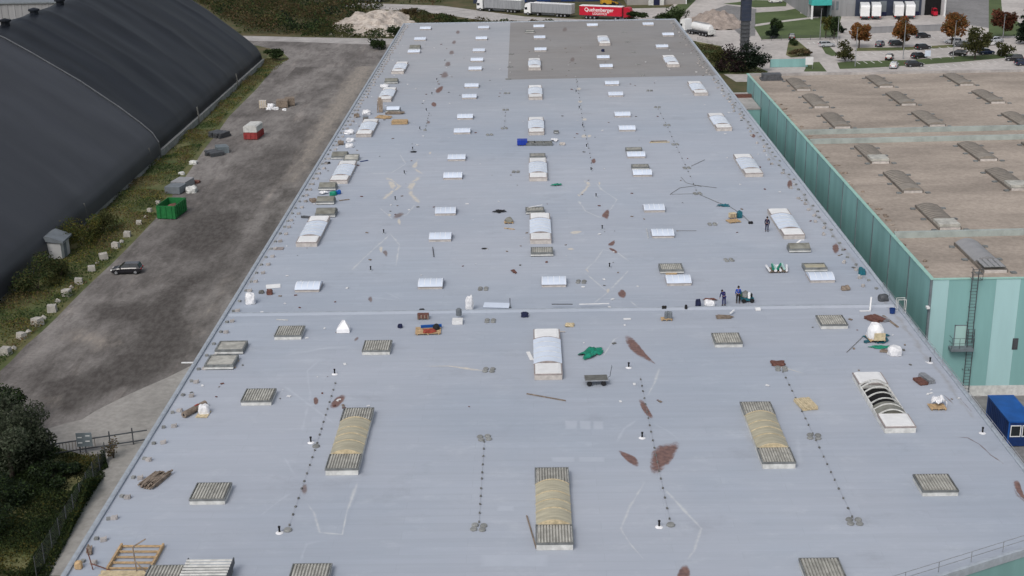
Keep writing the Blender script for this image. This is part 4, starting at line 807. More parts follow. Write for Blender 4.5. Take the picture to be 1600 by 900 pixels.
def wallthing(name, a, b, h, w, m, label, cat):
    a, b = W(*a), W(*b); L = (b - a).length; return solo(name, MB().box(0, -w / 2, 0, L, w / 2, h).box(-.1, -w / 2 - .05, h, L + .1, w / 2 + .05, h + .12), m, label, cat, (a.x, a.y, .03), math.atan2(b.y - a.y, b.x - a.x))
wallthing('retaining_wall', (1338, 53), (1472, 48), 1.6, .5, 'grey_cladding', 'low grey retaining wall below the loading yard', 'wall')
def fence(name, a, b, h, m, label, infill=None, step=2.5, pm='dark_steel'):
    a, b = W(*a), W(*b); L = (b - a).length; t = thing(name, label, 'fence', (a.x, a.y, .03), math.atan2(b.y - a.y, b.x - a.x)); k = max(1, round(L / step))
    pm_ = MB().box(-.04, -.04, 0, .04, .04, h + .05).mesh('post', pm)
    for i in range(k + 1): part('post', pm_, t, (L * i / k, 0, 0))
    if infill: mp('screen', MB().box(0, .045, .08, L, .07, h), m, t)
    else:
        for z in (.15, h * .4, h * .7, h - .03): mp('rail', MB().box(0, .045, z, L, .075, z + .05), m, t)
    return t
fence('green_fence', (1203, 106), (1262, 105), 2.0, 'teal', 'green screened fence beside the factory driveway', True, 6)
fence('rail_fence', (1190, 64), (1312, 62), 1.2, 'dark_steel', 'dark railing along the foot of the lawn')
fence('rail_fence', (1090, 63), (1128, 73), .8, 'concrete', 'pale guard rail beside the tanker road', None, 2.5, 'concrete')
sg = W(1264, 108); t = thing('notice_board', 'white notice board at the end of the green fence', 'sign', (sg.x, sg.y, .03)); mp('panel', MB().box(-.9, -.05, 1.0, .9, .05, 2.8), 'white', t)
for s in (-.8, .8): mp('post', MB().box(s - .05, .052, 0, s + .05, .15, 2.7), 'steel', t)
sg = W(1449, 92); t = thing('info_sign', 'small pale blue sign on the grass strip', 'sign', (sg.x, sg.y, .03)); mp('panel', MB().box(-.7, -.04, .6, .7, .04, 2.0), 'white_vault', t); mp('post', MB().box(-.05, .042, 0, .05, .12, 2.0), 'steel', t)
def lamp(px, py, h, lb):
    p = W(px, py); t = thing('street_lamp', lb, 'lamp', (p.x, p.y, .03)); mp('pole', MB().tube((0, 0, 0), (0, 0, h), .12, .07, 8), 'steel', t); mp('lamp_head', MB().box(-.15, -.8, h, .15, .2, h + .14), 'dark_steel', t)
lamp(1336, 104, 9, 'tall lamp post at the corner of the grass strip'); lamp(1411, 92, 9, 'tall lamp post in front of the second orange tree'); lamp(1489, 92, 9, 'tall lamp post in front of the third orange tree'); lamp(1564, 88, 10, 'tall lamp post beside the rust-red tree'); lamp(1308, 75, 8, 'lamp post on the car park edge by the driveway'); lamp(1281, 62, 8, 'lamp post on the lawn railing beside the yellow-green trees')
# heaps
def heap(name, pts, h, m, label, seed, amp=.35):
    P = [W(*p) for p in pts]; x0, x1 = min(p.x for p in P), max(p.x for p in P); y0, y1 = min(p.y for p in P), max(p.y for p in P); n = 40; mb = MB()
    for j in range(n + 1):
        for i in range(n + 1):
            u, v = i / n * 2 - 1, j / n * 2 - 1; r = math.hypot(u, v) + .25 * noise.noise(Vector((u * 2, v * 2, seed))); z = h * max(0, 1 - r ** 1.7)
            mb.v.append(((x0 + x1) / 2 + u * (x1 - x0) / 2, (y0 + y1) / 2 + v * (y1 - y0) / 2, z * (1 + amp * noise.noise(Vector((u * 5, v * 5, seed + 4)))) + .25 * amp * (z > 0) * noise.noise(Vector((u * 17, v * 17, seed))) + (.02 if z > 0 else -.1)))
    for j in range(n): mb.f += [(j * (n + 1) + i, j * (n + 1) + i + 1, (j + 1) * (n + 1) + i + 1, (j + 1) * (n + 1) + i) for i in range(n)]
    mb.m = [0] * len(mb.f); return solo(name, mb, m, label, 'heap')
heap('limestone_heap', [(500, 58), (645, 55), (560, 20), (655, 20)], 2.6, 'limestone', 'pale limestone rubble heap beside the scrub', 2.0, .9)
heap('earth_heap', [(1085, 48), (1160, 46), (1090, 27), (1152, 27)], 3.6, 'earth_heap', 'brown earth heap behind the white tanker lorry', 5.0)
for i in range(26):
    p = W(rng.uniform(512, 632), rng.uniform(50, 59)); s = rng.uniform(.3, .8)
    solo('boulder', MB().lump((0, 0, 0), s, s * .8, s * .9, i, .5, 1.5, 0, 1), 'limestone', 'pale boulder at the foot of the limestone heap', 'boulder', (p.x, p.y, 0), rng.uniform(0, 6), 'boulders below the limestone heap')
# ------------------------------------------------------------ vegetation
def leaves(mb_v, mb_f, cols, c, rad, n, size, col, jit=.35, clumps=9, seed=0, flat=.0):
    r = random.Random(seed); cs = []
    for _ in range(clumps):
        while True:
            p = Vector((r.uniform(-1, 1), r.uniform(-1, 1), r.uniform(-1, 1)))
            if p.length < 1: break
        cs.append((Vector((p.x * rad[0] * .72, p.y * rad[1] * .72, p.z * rad[2] * .72)), r.uniform(.28, .5), r.uniform(.7, 1.25)))
    for i in range(n):
        q, s, tone = cs[r.randrange(clumps)]; d = Vector((r.gauss(0, 1), r.gauss(0, 1), r.gauss(0, 1))).normalized() * (r.random() ** .4)
        p = Vector(c) + q + Vector((d.x * rad[0] * s, d.y * rad[1] * s, d.z * rad[2] * s))
        if p.z < .05: p.z = .05 + r.random() * .2
        u = Vector((r.gauss(0, 1), r.gauss(0, 1), r.gauss(0, .7))).normalized(); w = u.cross(Vector((r.gauss(0, 1), r.gauss(0, 1), r.gauss(0, 1)))).normalized()
        k = size * r.uniform(.6, 1.3); o = len(mb_v); mb_v += [tuple(p - u * k), tuple(p + w * k * .5), tuple(p + u * k), tuple(p - w * k * .5)]; mb_f.append((o, o + 1, o + 2, o + 3))
        base = col[r.randrange(len(col))]; t = tone * r.uniform(1 - jit, 1 + jit); cols += [tuple(min(1, v * t) for v in base) + (1,)] * 4
def leaf_mesh(name, v, f, cols):
    me = bpy.data.meshes.new(name); me.from_pydata(v, [], f); me.materials.append(M['leaf'])
    at = me.color_attributes.new('col', 'FLOAT_COLOR', 'POINT'); at.data.foreach_set('color', [x for c in cols for x in c]); return me
OR = [(.24, .10, .035), (.30, .13, .04), (.19, .085, .035), (.15, .11, .04)]; RD = [(.17, .05, .03), (.13, .05, .03), (.10, .06, .03)]; OL = [(.075, .085, .03), (.10, .095, .035), (.06, .065, .025)]
GR = [(.035, .06, .02), (.05, .08, .025), (.03, .045, .02)]; DK = [(.014, .026, .016), (.02, .034, .018)]; PU = [(.03, .018, .02), (.04, .022, .024), (.02, .02, .016)]; YG = [(.10, .11, .03), (.06, .085, .025), (.14, .12, .03)]; BR = [(.11, .075, .04), (.13, .09, .05), (.075, .07, .03)]
def tree(px, py, h, rad, col, label, n=1500, size=.35, trunk=.35, seed=0, cat='tree', group=None):
    p = W(px, py); t = thing('tree', label, cat, (p.x, p.y, .03), 0, group); r = random.Random(seed); zc = h - rad[2]
    tb = MB().tube((0, 0, 0), (0, 0, zc), trunk * .5, trunk * .3, 8)
    for k in range(6): a = r.uniform(0, 6.3); tb.tube((0, 0, zc * (.55 + .07 * k)), (math.cos(a) * rad[0] * .6, math.sin(a) * rad[1] * .6, zc + r.uniform(-.2, .5) * rad[2]), trunk * .2, trunk * .07, 6)
    mp('trunk', tb, 'bark', t); v, f, c = [], [], []; leaves(v, f, c, (0, 0, zc), rad, n, size, col, .3, 14, seed); part('crown', leaf_mesh('crown', v, f, c), t)
def bush(px, py, rad, col, label, n=500, size=.3, seed=0, name='bush', group=None):
    p = W(px, py); t = thing(name, label, 'bush', (p.x, p.y, .02), 0, group); sm = MB(); r = random.Random(seed)
    for k in range(5): a = r.uniform(0, 6.3); sm.tube((0, 0, 0), (math.cos(a) * rad[0] * .4, math.sin(a) * rad[1] * .4, rad[2] * 1.0), .05, .02, 5)
    mp('stem', sm, 'bark', t); v, f, c = [], [], []; leaves(v, f, c, (0, 0, rad[2] * .85), rad, n, size, col, .3, 9, seed); part('foliage', leaf_mesh('foliage', v, f, c), t)
tree(1342, 75, 7.6, (3.5, 3.3, 3.2), OR, 'orange autumn tree at the car park edge by the ramp', 3200, .34, .4, 1); tree(1411, 76, 7.9, (3.6, 3.3, 3.3), OR, 'orange autumn tree above the middle parking row', 3200, .34, .4, 2)
tree(1487, 69, 8.0, (4.0, 3.5, 3.4), OR, 'broad orange autumn tree below the tarmac yard', 3600, .34, .4, 3); tree(1567, 60, 8.8, (3.8, 3.5, 3.8), RD, 'rust-red tree on the lawn corner', 3400, .34, .4, 4); tree(1523, 93, 8.0, (4.0, 3.4, 3.4), OL, 'olive green tree growing on the long grass strip', 2800, .3, .4, 5)
p = W(1602, 70); t = thing('fir_tree', 'tall dark fir tree beside the lawn', 'tree', (p.x, p.y, .03)); mp('trunk', MB().tube((0, 0, 0), (0, 0, 13), .3, .05), 'bark', t); v, f, c = [], [], []
for k in range(14): leaves(v, f, c, (0, 0, 1 + k * .9), (4.2 * (1 - k / 15), 4.2 * (1 - k / 15), .9), 320 - k * 14, .35, DK, .3, 8, k)
part('crown', leaf_mesh('crown', v, f, c), t)
tree(1290, 60, 6.5, (2.2, 2.0, 2.6), YG, 'yellow-green tree on the lawn by the railing', 1100, .3, .3, 6); tree(1303, 61, 6.0, (1.8, 1.8, 2.7), GR, 'slim green tree at the lawn end by the ramp', 1000, .3, .3, 7)
bush(1320, 97, (3.0, 2.8, 2.9), OL, 'round olive bush at the car park entrance', 1100, .28, 8); bush(1566, 88, (3.2, 2.2, 2.3), OL, 'wide olive bush by the lamp post and white car', 900, .28, 9)
bush(1247, 87, (3.6, 3.0, 1.2), BR, 'low brown hedge on the traffic island', 1000, .25, 10, 'hedge'); bush(1240, 70, (1.6, 3.0, .9), GR, 'low green hedge at the island tip', 500, .25, 11, 'hedge'); bush(1315, 52, (1.8, 1.5, 1.2), DK, 'dark clipped bush at the foot of the ramp', 500, .25, 12)
for px, py, r, cl, lb in ((1141, 114, (4.6, 3.8, 4.0), PU, 'dark purple bush beside the warehouse corner'), (1162, 113, (5.2, 3.8, 4.2), DK, 'dark green conifer bush below the steel tower'), (1180, 111, (3.4, 3, 3.4), DK, 'dark conifer bush at the road edge'), (1128, 96, (3.4, 3.2, 2.2), OL, 'olive bush behind the purple one'), (1056, 36, (4.0, 3.5, 3.0), GR, 'green bush by the far warehouse corner'), (1030, 34, (3.5, 2.5, 1.6), GR, 'green bush on the strip behind the warehouse'), (995, 33, (4.0, 2.5, 1.7), GR, 'green bush behind the warehouse near the red lorry'), (1210, 48, (2.5, 2, 2), GR, 'green bush by the lawn near the tower'), (1205, 60, (3, 2, 2), DK, 'dark bush by the railing near the tower')): bush(px, py, r, cl, lb, 1300, .3, px)
for px, py, lb in ((592, 77, 'dark green bush at the bend beside the warehouse'), (428, 94, 'dark green bush at the hall corner'), (620, 56, 'green bush between rubble heap and warehouse'), (640, 24, 'reddish bush on top of the rubble heap')): bush(px, py, (3.2, 3.5, 2.0), GR if px != 640 else BR, lb, 1100, .28, px)
bush(128, 383, (3.2, 5.5, 2.6), YG, 'yellow-green bush on the verge beyond the hut', 2200, .17, 31); bush(160, 365, (2.4, 5.0, 1.8), OL, 'olive bush on the verge next to the yellow-green one', 2000, .17, 32); bush(60, 452, (3.6, 6.0, 2.8), GR + OL, 'green bush on the verge in front of the hut', 2600, .16, 33); bush(95, 438, (2.0, 3.5, 1.5), OL, 'olive bush between hut and white blocks', 1400, .16, 34)
for i_, (px_, py_, rx_, rz_) in enumerate(((55, 735, 2.6, 1.9), (5, 790, 3.0, 1.8), (75, 760, 2.0, 1.3), (-20, 840, 3.2, 1.8), (45, 700, 2.4, 1.8), (20, 690, 2.6, 2.2), (100, 745, 1.6, 1.0))): bush(px_, py_, (rx_, rx_, rz_), DK + GR + [(.05, .07, .04)], ['dark shrub in the thicket below the large tree', 'broad dark shrub at the meadow side of the thicket', 'low green shrub where the thicket meets the gate', 'dark shrub at the foot of the hidden tree', 'green shrub in front of the gravel yard corner', 'tall shrub behind the large tree by the gravel', 'low shrub beside the gate sign'][i_], 2600, .13, 60 + i_)
bush(178, 716, (1.0, 1.0, 1.1), BR, 'bare brown shrub behind the fence corner', 260, .12, 35)
def weeds(name, px, n, col, hmin, hmax, size, label, seed, grow=1.0, fr=.22):
    P = [W(*p) for p in px]; r = random.Random(seed); xs = [p.x for p in P]; ys = [p.y for p in P]; v, f, c = [], [], []
    def inside(x, y):
        s = False
        for i in range(len(P)):
            a, b = P[i], P[i - 1]
            if (a.y > y) != (b.y > y) and x < (b.x - a.x) * (y - a.y) / (b.y - a.y) + a.x: s = not s
        return s
    k = 0
    while k < n:
        x, y = r.uniform(min(xs), max(xs)), r.uniform(min(ys), max(ys))
        if not inside(x, y): continue
        g = noise.noise(Vector((x * fr, y * fr, seed))); g2 = noise.noise(Vector((x * fr * .8, y * fr * .8, seed + 3)))
        if r.random() > .62 + g * 1.1: continue
        k += 1; h = (hmin + (hmax - hmin) * max(0, min(1, .5 + g * 1.2 + g2 * .5)) ** 1.5) * r.random() ** .6 * grow
        u = Vector((r.gauss(0, 1), r.gauss(0, 1), r.gauss(0, .8))).normalized(); w = u.cross(Vector((r.gauss(0, 1), r.gauss(0, 1), r.gauss(0, 1)))).normalized(); s = size * r.uniform(.6, 1.4)
        q = Vector((x, y, h + .03)); o = len(v); v += [tuple(q - u * s), tuple(q + w * s * .5), tuple(q + u * s), tuple(q - w * s * .5)]; f.append((o, o + 1, o + 2, o + 3))
        b = col[min(len(col) - 1, int(max(0, (.5 + g2 * .9 + r.uniform(-.25, .25))) * len(col)))]; t = r.uniform(.7, 1.3); c += [tuple(z * t for z in b) + (1,)] * 4
    o = part(name, leaf_mesh(name, v, f, c), None); o['kind'] = 'stuff'; o['label'] = label; o['category'] = 'plants'; return o
weeds('scrub', [(330, 52), (480, 56), (520, 52), (545, 30), (600, 12), (520, 4), (440, -4), (300, -20), (280, -10), (345, 30), (385, 50)], 26000, DK + GR + OL + BR, .3, 5.2, .36, 'dense dark scrub with autumn patches behind the yard', 3, 1.0, .13)
weeds('scrub', [(600, 14), (690, 25), (740, 34), (830, 37), (830, 35), (900, 40), (640, 38), (640, 20)], 5000, GR + OL + BR, .1, 1.6, .3, 'low scrub along the lorry road', 5)
weeds('scrub', [(470, 57), (640, 61), (640, 52), (560, 46), (500, 34), (480, 44)], 5000, GR + OL, .1, 1.8, .28, 'weeds at the foot of the rubble heap', 6)
weeds('scrub', [(0, 20), (0, -30), (1050, -30), (1040, -5), (700, -5), (690, 8), (540, 2), (300, -12)], 15000, GR + OL + BR, .2, 4.5, .5, 'trees and scrub beyond the lorry road', 8)
weeds('verge_grass', [(-30, 488), (0, 463), (100, 377), (245, 244), (320, 174), (417, 91), (452, 92), (400, 135), (355, 180), (290, 262), (240, 345), (150, 430), (60, 517), (0, 572)], 36000, [tuple(v * 1.45 for v in q) for q in GR + YG + BR], .03, .9, .13, 'rough grass and weeds along the foot of the dark hall', 9)
weeds('meadow_weeds', [(-120, 690), (0, 650), (60, 695), (160, 726), (125, 795), (58, 905), (-120, 905)], 60000, [tuple(v * .72 for v in q) for q in DK + GR + GR + YG], .03, 1.1, .105, 'dark green meadow weeds beside the fence', 10)
weeds('meadow_weeds', [(165, 718), (170, 735), (130, 800), (75, 905), (35, 905), (105, 800), (140, 735)], 26000, [tuple(v * .8 for v in q) for q in DK + GR + GR + YG], .2, 2.0, .10, 'green hedge growth along the wire fence', 12)
weeds('verge_grass', [(1082, 66), (1125, 75), (1132, 84), (1196, 114), (1120, 114), (1092, 92)], 5000, GR + OL + BR, .03, .8, .2, 'rough grass beside the warehouse corner', 14)
MD = [(.055, .072, .044), (.075, .09, .056), (.095, .108, .075)]
tree(20, 748, 7.6, (4.8, 4.2, 3.4), MD, 'large dark tree at the edge of the meadow', 13000, .15, .5, 41); tree(-25, 715, 7.0, (4.2, 4.2, 3.2), MD, 'dark tree partly hidden by the larger one', 6000, .16, .5, 42); tree(8, 665, 4.5, (2.6, 2.6, 1.9), GR + DK, 'small tree growing by the gravel yard edge', 3000, .15, .3, 43)

# ------------------------------------------------------------ things in the yard
for i, (px, py, s) in enumerate([(8, 556, .85), (32, 531, .8), (57, 510, .95), (80, 489, .9), (103, 464, .9), (122, 445, .8), (142, 425, .8), (161, 407, .95), (180, 389, .85), (198, 371, .8), (216, 352, .65), (233, 332, .55), (246, 320, .55)]):
    p = W(px, py)
    bb = MB(); bx = [(-.62, -.5), (.6, -.52), (.63, .5), (-.6, .52)]
    r = random.Random(i); lo = [(x * s * r.uniform(.92, 1.08), y * s * r.uniform(.92, 1.08), 0) for x, y in bx]; hi = [(x * s * r.uniform(.82, 1.0), y * s * r.uniform(.82, 1.0), .95 * s * r.uniform(.9, 1.08)) for x, y in bx]
    solo('boundary_stone', bb.add(lo + hi, [(3, 2, 1, 0), (4, 5, 6, 7), (0, 1, 5, 4), (1, 2, 6, 5), (2, 3, 7, 6), (3, 0, 4, 7)]), 'concrete_block', 'rough white stone block in the row along the yard edge', 'stone', (p.x, p.y + .4, .02), r.uniform(-.5, .5), 'stone blocks along the yard edge')
for i, (px, py) in enumerate(((22, 546), (45, 521), (68, 499), (90, 473), (112, 450), (152, 412), (190, 379), (228, 341), (16, 642), (12, 645))):
    p = W(px, py); s = rng.uniform(.3, .5); solo('small_stone', MB().lump((0, 0, 0), s, s, s, i, .4, 1.3, 0, 1), 'concrete_block', 'small pale rock lying between the large stone blocks', 'rock', (p.x, p.y, .02), 0, 'small rocks between the blocks')
def skip(px, py, m, label, rz, h=2.2, L=4.6, w=2.9, lid=None):
    p = W(px, py); t = thing('waste_skip', label, 'skip', (p.x, p.y + 1, .03), rz)
    for nm, b in (('side_wall', (-w / 2, -L / 2, .12, -w / 2 + .09, L / 2, h)), ('side_wall', (w / 2 - .09, -L / 2, .12, w / 2, L / 2, h)), ('end_wall', (-w / 2 + .092, -L / 2, .12, w / 2 - .092, -L / 2 + .09, h)), ('end_wall', (-w / 2 + .092, L / 2 - .09, .12, w / 2 - .092, L / 2, h)), ('floor', (-w / 2 + .092, -L / 2 + .092, .12, w / 2 - .092, L / 2 - .092, .22))): mp(nm, MB().box(*b), m, t)
    for k in range(6):
        for s in (-1, 1): mp('rib', MB().box(s * (w / 2 + .05) - .05, -L / 2 + .3 + k * .78, .15, s * (w / 2 + .05) + .05, -L / 2 + .42 + k * .78, h - .1), m, t)
    for k in (-.9, 0, .9): mp('rib', MB().box(k - .06, -L / 2 - .1, .15, k + .06, -L / 2 - .002, h - .1), m, t)
    mp('runner', MB().box(-.7, -L / 2, 0, -.5, L / 2, .118).box(.5, -L / 2, 0, .7, L / 2, .118), 'dark_steel', t)
    return t
t = skip(267, 339, 'skip_green', 'bright green open waste skip full of brown rubble', -.12, 2.1, 4.9)
p = W(267, 339); solo('skip_rubble', MB().lump((0, 0, 0), 1.2, 1.9, 1.3, 3, .4, 2, 0, 2), 'rust_brown', 'brown rubble heaped inside the green skip', 'rubble', (p.x - .05, p.y + 1.1, .26), -.12)
t = skip(395, 217, 'skip_red', 'red skip under a grey-white cover sheet', -.1, 1.4, 4.2, 2.6)
p = W(395, 217); solo('cover_sheet', MB().sweep([(-1.28, 1.42), (-1.28, 2.5), (-1.0, 2.7), (1.0, 2.7), (1.28, 2.5), (1.28, 1.42)], 'y', -2.05, 2.05), 'white_dirty', 'grey-white sheeted load on top of the red skip', 'cover', (p.x, p.y + 1, .05), -.1)
def crate(px, py, w, d, h, m, label, rz=0, name='crate', cat='crate', z=0.0, lid='wood_old', up=0):
    p = W(px, py, z); t = thing(name, label, cat, (p.x, p.y + d / 2, z + .035 + up), rz)
    mp('box', MB().box(-w / 2, -d / 2, .1, w / 2, d / 2, h), m, t)
    for k in (-.42, 0, .42): mp('runner', MB().box(k * w - .06, -d / 2, 0, k * w + .06, d / 2, .098), lid, t)
    for k in (-.5, -.17, .17, .5): mp('slat', MB().box(k * (w - .12) - .05, -d / 2 - .03, .12, k * (w - .12) + .05, -d / 2 - .002, h - .02), lid, t)
    return t
crate(440, 169, 2.4, 2.6, 1.5, 'wood_old', 'brown timber crate beside white sacks on the yard', .1); crate(452, 166, 2.0, 2.2, 1.6, 'wood_old', 'tall brown timber crate behind the wide one on the yard', .2)
crate(411, 170, 1.5, .8, 1.7, 'cream_curb', 'upright cream board pack on the yard', 0, 'board_pack', 'board pack', 0, 'wood_pale')
def sack(px, py, s, h, label, m='plastic_white', z=0.0, seed=1, name='bulk_bag', cat='bag', amp=.3):
    p = W(px, py, z); return solo(name, MB().lump((0, 0, 0), s * .85, s * .75, h * .85, seed, amp, 1.9, 0, 3, .8), m, label, cat, (p.x, p.y + s * .6, z + .03))
sack(423, 171, .9, 1.1, 'tall white bulk bag between cream boards and crates', seed=2); sack(419, 172, .6, .5, 'low white bag in front of the cream boards', seed=3); sack(431, 172, .6, .55, 'small white bag at the foot of the crates', seed=4); sack(444, 173, .5, .4, 'small white bag leaning on the brown crate', seed=5)
def beams(px, py, n, L, w, h, m, label, rz, z=0.0, name='board_stack', cat='boards', jitter=.15, layers=1, seed=0):
    p = W(px, py, z); t = thing(name, label, cat, (p.x, p.y, z + .03), rz); r = random.Random(seed)
    for j in range(layers):
        for i in range(n):
            ll = L * r.uniform(1 - jitter, 1); x = (i - (n - 1) / 2) * w * 1.12
            mp('board', MB().box(x - w / 2, -ll / 2, j * h * 1.02 + .01, x + w / 2, ll / 2, (j + 1) * h * 1.0), m, t, (0, r.uniform(-jitter, jitter) * L * .3, 0), r.uniform(-.05, .05) * jitter * 8)
    return t
for a in ((342, 214, 6, 3.2, .5, .5, 'dark_steel', 'dark steel grating stack at the verge, higher of two', -.5), (335, 242, 6, 3.0, .5, .35, 'dark_steel', 'dark blue-grey steel sections scattered near the verge', -.9), (347, 238, 4, 2.4, .6, .6, 'joint_grey', 'dull green steel bundle beside the scattered sections', -1.2)): beams(*a[:8], a[8], 0, 'steel_bundle', 'steel', .25, 2, int(a[0]))
crate(282, 296, 2.6, 3.4, 1.2, 'grey_cladding', 'pale grey container bin behind the green skip', -.2, 'grey_bin', 'bin', 0, 'joint_grey'); crate(272, 304, 2.6, 2.6, 1.2, 'shed_roof', 'blue-grey bin next to the green skip', -.2, 'grey_bin', 'bin', 0, 'joint_grey')
sack(298, 302, 1.0, 1.0, 'white rubble bag beside the grey bins', 'white_dirty', 0, 6); sack(301, 257, .8, .6, 'pale bag lying by the verge near the steel sections', 'white_dirty', 0, 7); sack(283, 274, .6, .5, 'pale rock-like bag at the verge above the bins', 'white_dirty', 0, 8); sack(305, 287, .8, .4, 'rust brown scrap pile behind the bins', 'rust_brown', 0, 9, 'scrap_pile', 'scrap')
# gate, sign board and wire fence beside the meadow
g0, g1 = W(75, 716), W(232, 692); L = (g1 - g0).length; t = thing('yard_gate', 'long dark steel sliding gate across the tarmac lane', 'gate', (g0.x, g0.y, .04), math.atan2(g1.y - g0.y, g1.x - g0.x))
for z in (.3, 1.25): mp('rail', MB().box(0, -.05, z, L, .05, z + .1), 'dark_steel', t)
for k in range(16): mp('bar', MB().box(k * L * .5 / 16, -.03, .4, k * L * .5 / 16 + .05, .03, 1.248), 'wood_old', t)
for k in (0, .32, .62, .85): mp('post', MB().box(k * L - .06, .052, 0, k * L + .06, .18, 1.7), 'dark_steel', t)
p = W(135, 708); t = thing('gate_sign', 'grey-green sign board with four white strips on the gate', 'sign', (p.x, p.y - .1, .04), .06); mp('panel', MB().box(-.72, -.03, .7, .72, .03, 2.1), 'joint_grey', t); mp('post', MB().box(-.05, .032, 0, .05, .12, 2.0), 'dark_steel', t)
for x_, z_ in ((-.6, 1.05), (.1, 1.2), (-.6, 1.6), (.15, 1.75)): mp('strip', MB().box(x_, -.045, z_, x_ + .4, -.032, z_ + .1), 'white', t)
a, b = W(166, 722), W(58, 905); L = (b - a).length; t = thing('wire_fence', 'green wire mesh fence between meadow and tarmac lane', 'fence', (a.x, a.y, .03), math.atan2(b.y - a.y, b.x - a.x)); k = 11
for i in range(k): mp('post', MB().tube((L * i / (k - 1), 0, 0), (L * i / (k - 1), 0, 2.0), .04), 'dark_steel', t)
wm = MB()
for z in [.1 + .2 * j for j in range(10)]: wm.box(0, -.006, z, L, .006, z + .012)
o = mp('wire_mesh', wm, 'dark_steel', t); o['kind'] = 'stuff'
p = W(292, 571, 10); solo('white_board', MB().box(-.5, -.1, 0, .55, .1, .06), 'white', 'white board jutting over the left roof edge', 'board', (p.x + .05, p.y, RZ + .24), 0)

# ------------------------------------------------------------ loose things on the warehouse roof
def old_unit(px, py, label, style='dome', rz=0, w=2.4, d=2.2, tilt=0, wood=False, up=0):
    p = W(px, py, RZ); t = thing('removed_skylight', label, 'skylight', (p.x, p.y + d / 2, RZ + .05 + up), rz); t.rotation_euler.x = tilt
    mp('frame', frame_ring(w, d, 0, .42, .14), 'old_frame', t)
    if style == 'dome': mp('dome', vault(d - .1, .4, -w / 2 + .08, w / 2 - .08, .43, 10, 'x'), 'old_dome', t)
    elif style == 'white': mp('dome', vault(d - .1, .4, -w / 2 + .08, w / 2 - .08, .43, 10, 'x'), 'white_vault', t)
    elif style == 'flat': mp('pane', MB().box(-w / 2 + .15, -d / 2 + .15, .2, w / 2 - .15, d / 2 - .15, .36), 'old_slat', t)
    elif style == 'tan': mp('pane', vault(d - .3, .16, -w / 2 + .15, w / 2 - .15, .3, 8, 'x'), 'tan_vault', t)
    else: mp('slat_pane', slat_panel(w - .3, d - .3, .34), ['old_slat', 'slat_gap'], t)
    for s in (-1, 1): mp('edge_rail', MB().box(-w / 2 + .002, s * (d / 2 + .03) - .03, .05, w / 2, s * (d / 2 + .03) + .03, .2), 'white_dirty', t)
    if wood:
        for s in (-1, 1): mp('batten', MB().box(-w / 2 - .1, s * d * .3 - .06, -.04, w / 2 + .1, s * d * .3 + .06, -.002), 'wood', t)
for a in ((358, 554, 'removed flat skylight unit lying by the roof edge, behind its twin', 'flat', 0, 2.6, 2.3, 0, False), (342, 578, 'removed flat skylight unit on battens by the roof edge', 'flat', 0, 2.6, 2.5, 0, True),
    (508, 340, 'removed grey dome unit stacked against the far end of a new white skylight', 'dome', 0, 2.5, 2.4), (508, 320, 'removed grey dome unit below the white and green bags', 'dome', 0, 2.3, 1.8), (511, 298, 'removed grey dome unit above the white and green bags', 'dome', 0, 2.3, 2.0), (530, 249, 'removed grey dome unit near the white sacks at the roof edge', 'dome', 0, 2.3, 2.3), (548, 252, 'removed grey dome unit tipped at a new skylight end', 'flat', 0, 2.2, 1.8, .25),
    (648, 78, 'removed brown skylight unit near the far left corner', 'dome', 0, 2.4, 2.6), (611, 131, 'removed brown skylight unit next to white sacks', 'dome', 0, 2.5, 2.2), (828, 52, 'removed brownish unit on the taupe roof part', 'flat', 0, 2.2, 2.4), (840, 249, 'removed slatted unit touching the middle white skylight by the blue crate', 'slat', 0, 2.3, 1.9), (836, 335, 'removed slatted unit with a white strip across it', 'slat', .05, 2.3, 1.8), (847, 401, 'removed slatted unit at the near end of a middle white skylight', 'slat', 0, 2.5, 2.1),
    (991, 239, 'removed slatted unit farther of two beside white domes', 'slat', 0, 2.4, 1.7), (1001, 266, 'removed slatted unit nearer of two beside white domes', 'slat', 0, 2.4, 1.7), (1050, 428, 'removed slatted unit with a wooden piece at its front', 'slat', 0, 2.5, 2.2), (1250, 395, 'removed grey unit with bent white strip on top', 'dome', 0, 2.4, 1.6), (1275, 425, 'removed tan unit next to a white dome by the right edge', 'tan', 0, 2.4, 1.7)): old_unit(*a)
p = W(836, 333, RZ); solo('white_strip', MB().beam((-.8, -.35, .62), (.9, .4, .7), .16, .03), 'white', 'white strip lying across a slatted unit', 'strip', (p.x, p.y + .8, RZ))
p = W(1250, 392, RZ); solo('white_strip', MB().beam((-.4, -.5, .75), (.2, .1, .98), .22, .03).beam((.2, .1, .98), (.6, .2, .95), .22, .03), 'white', 'bent white strip on a grey removed unit', 'strip', (p.x, p.y + .8, RZ))
p = W(1049, 429, RZ); solo('wood_offcut', MB().box(-.6, -.12, 0, .6, .12, .1), 'wood', 'wooden offcut at the front of a slatted unit', 'wood', (p.x, p.y, RZ + .04), .05)
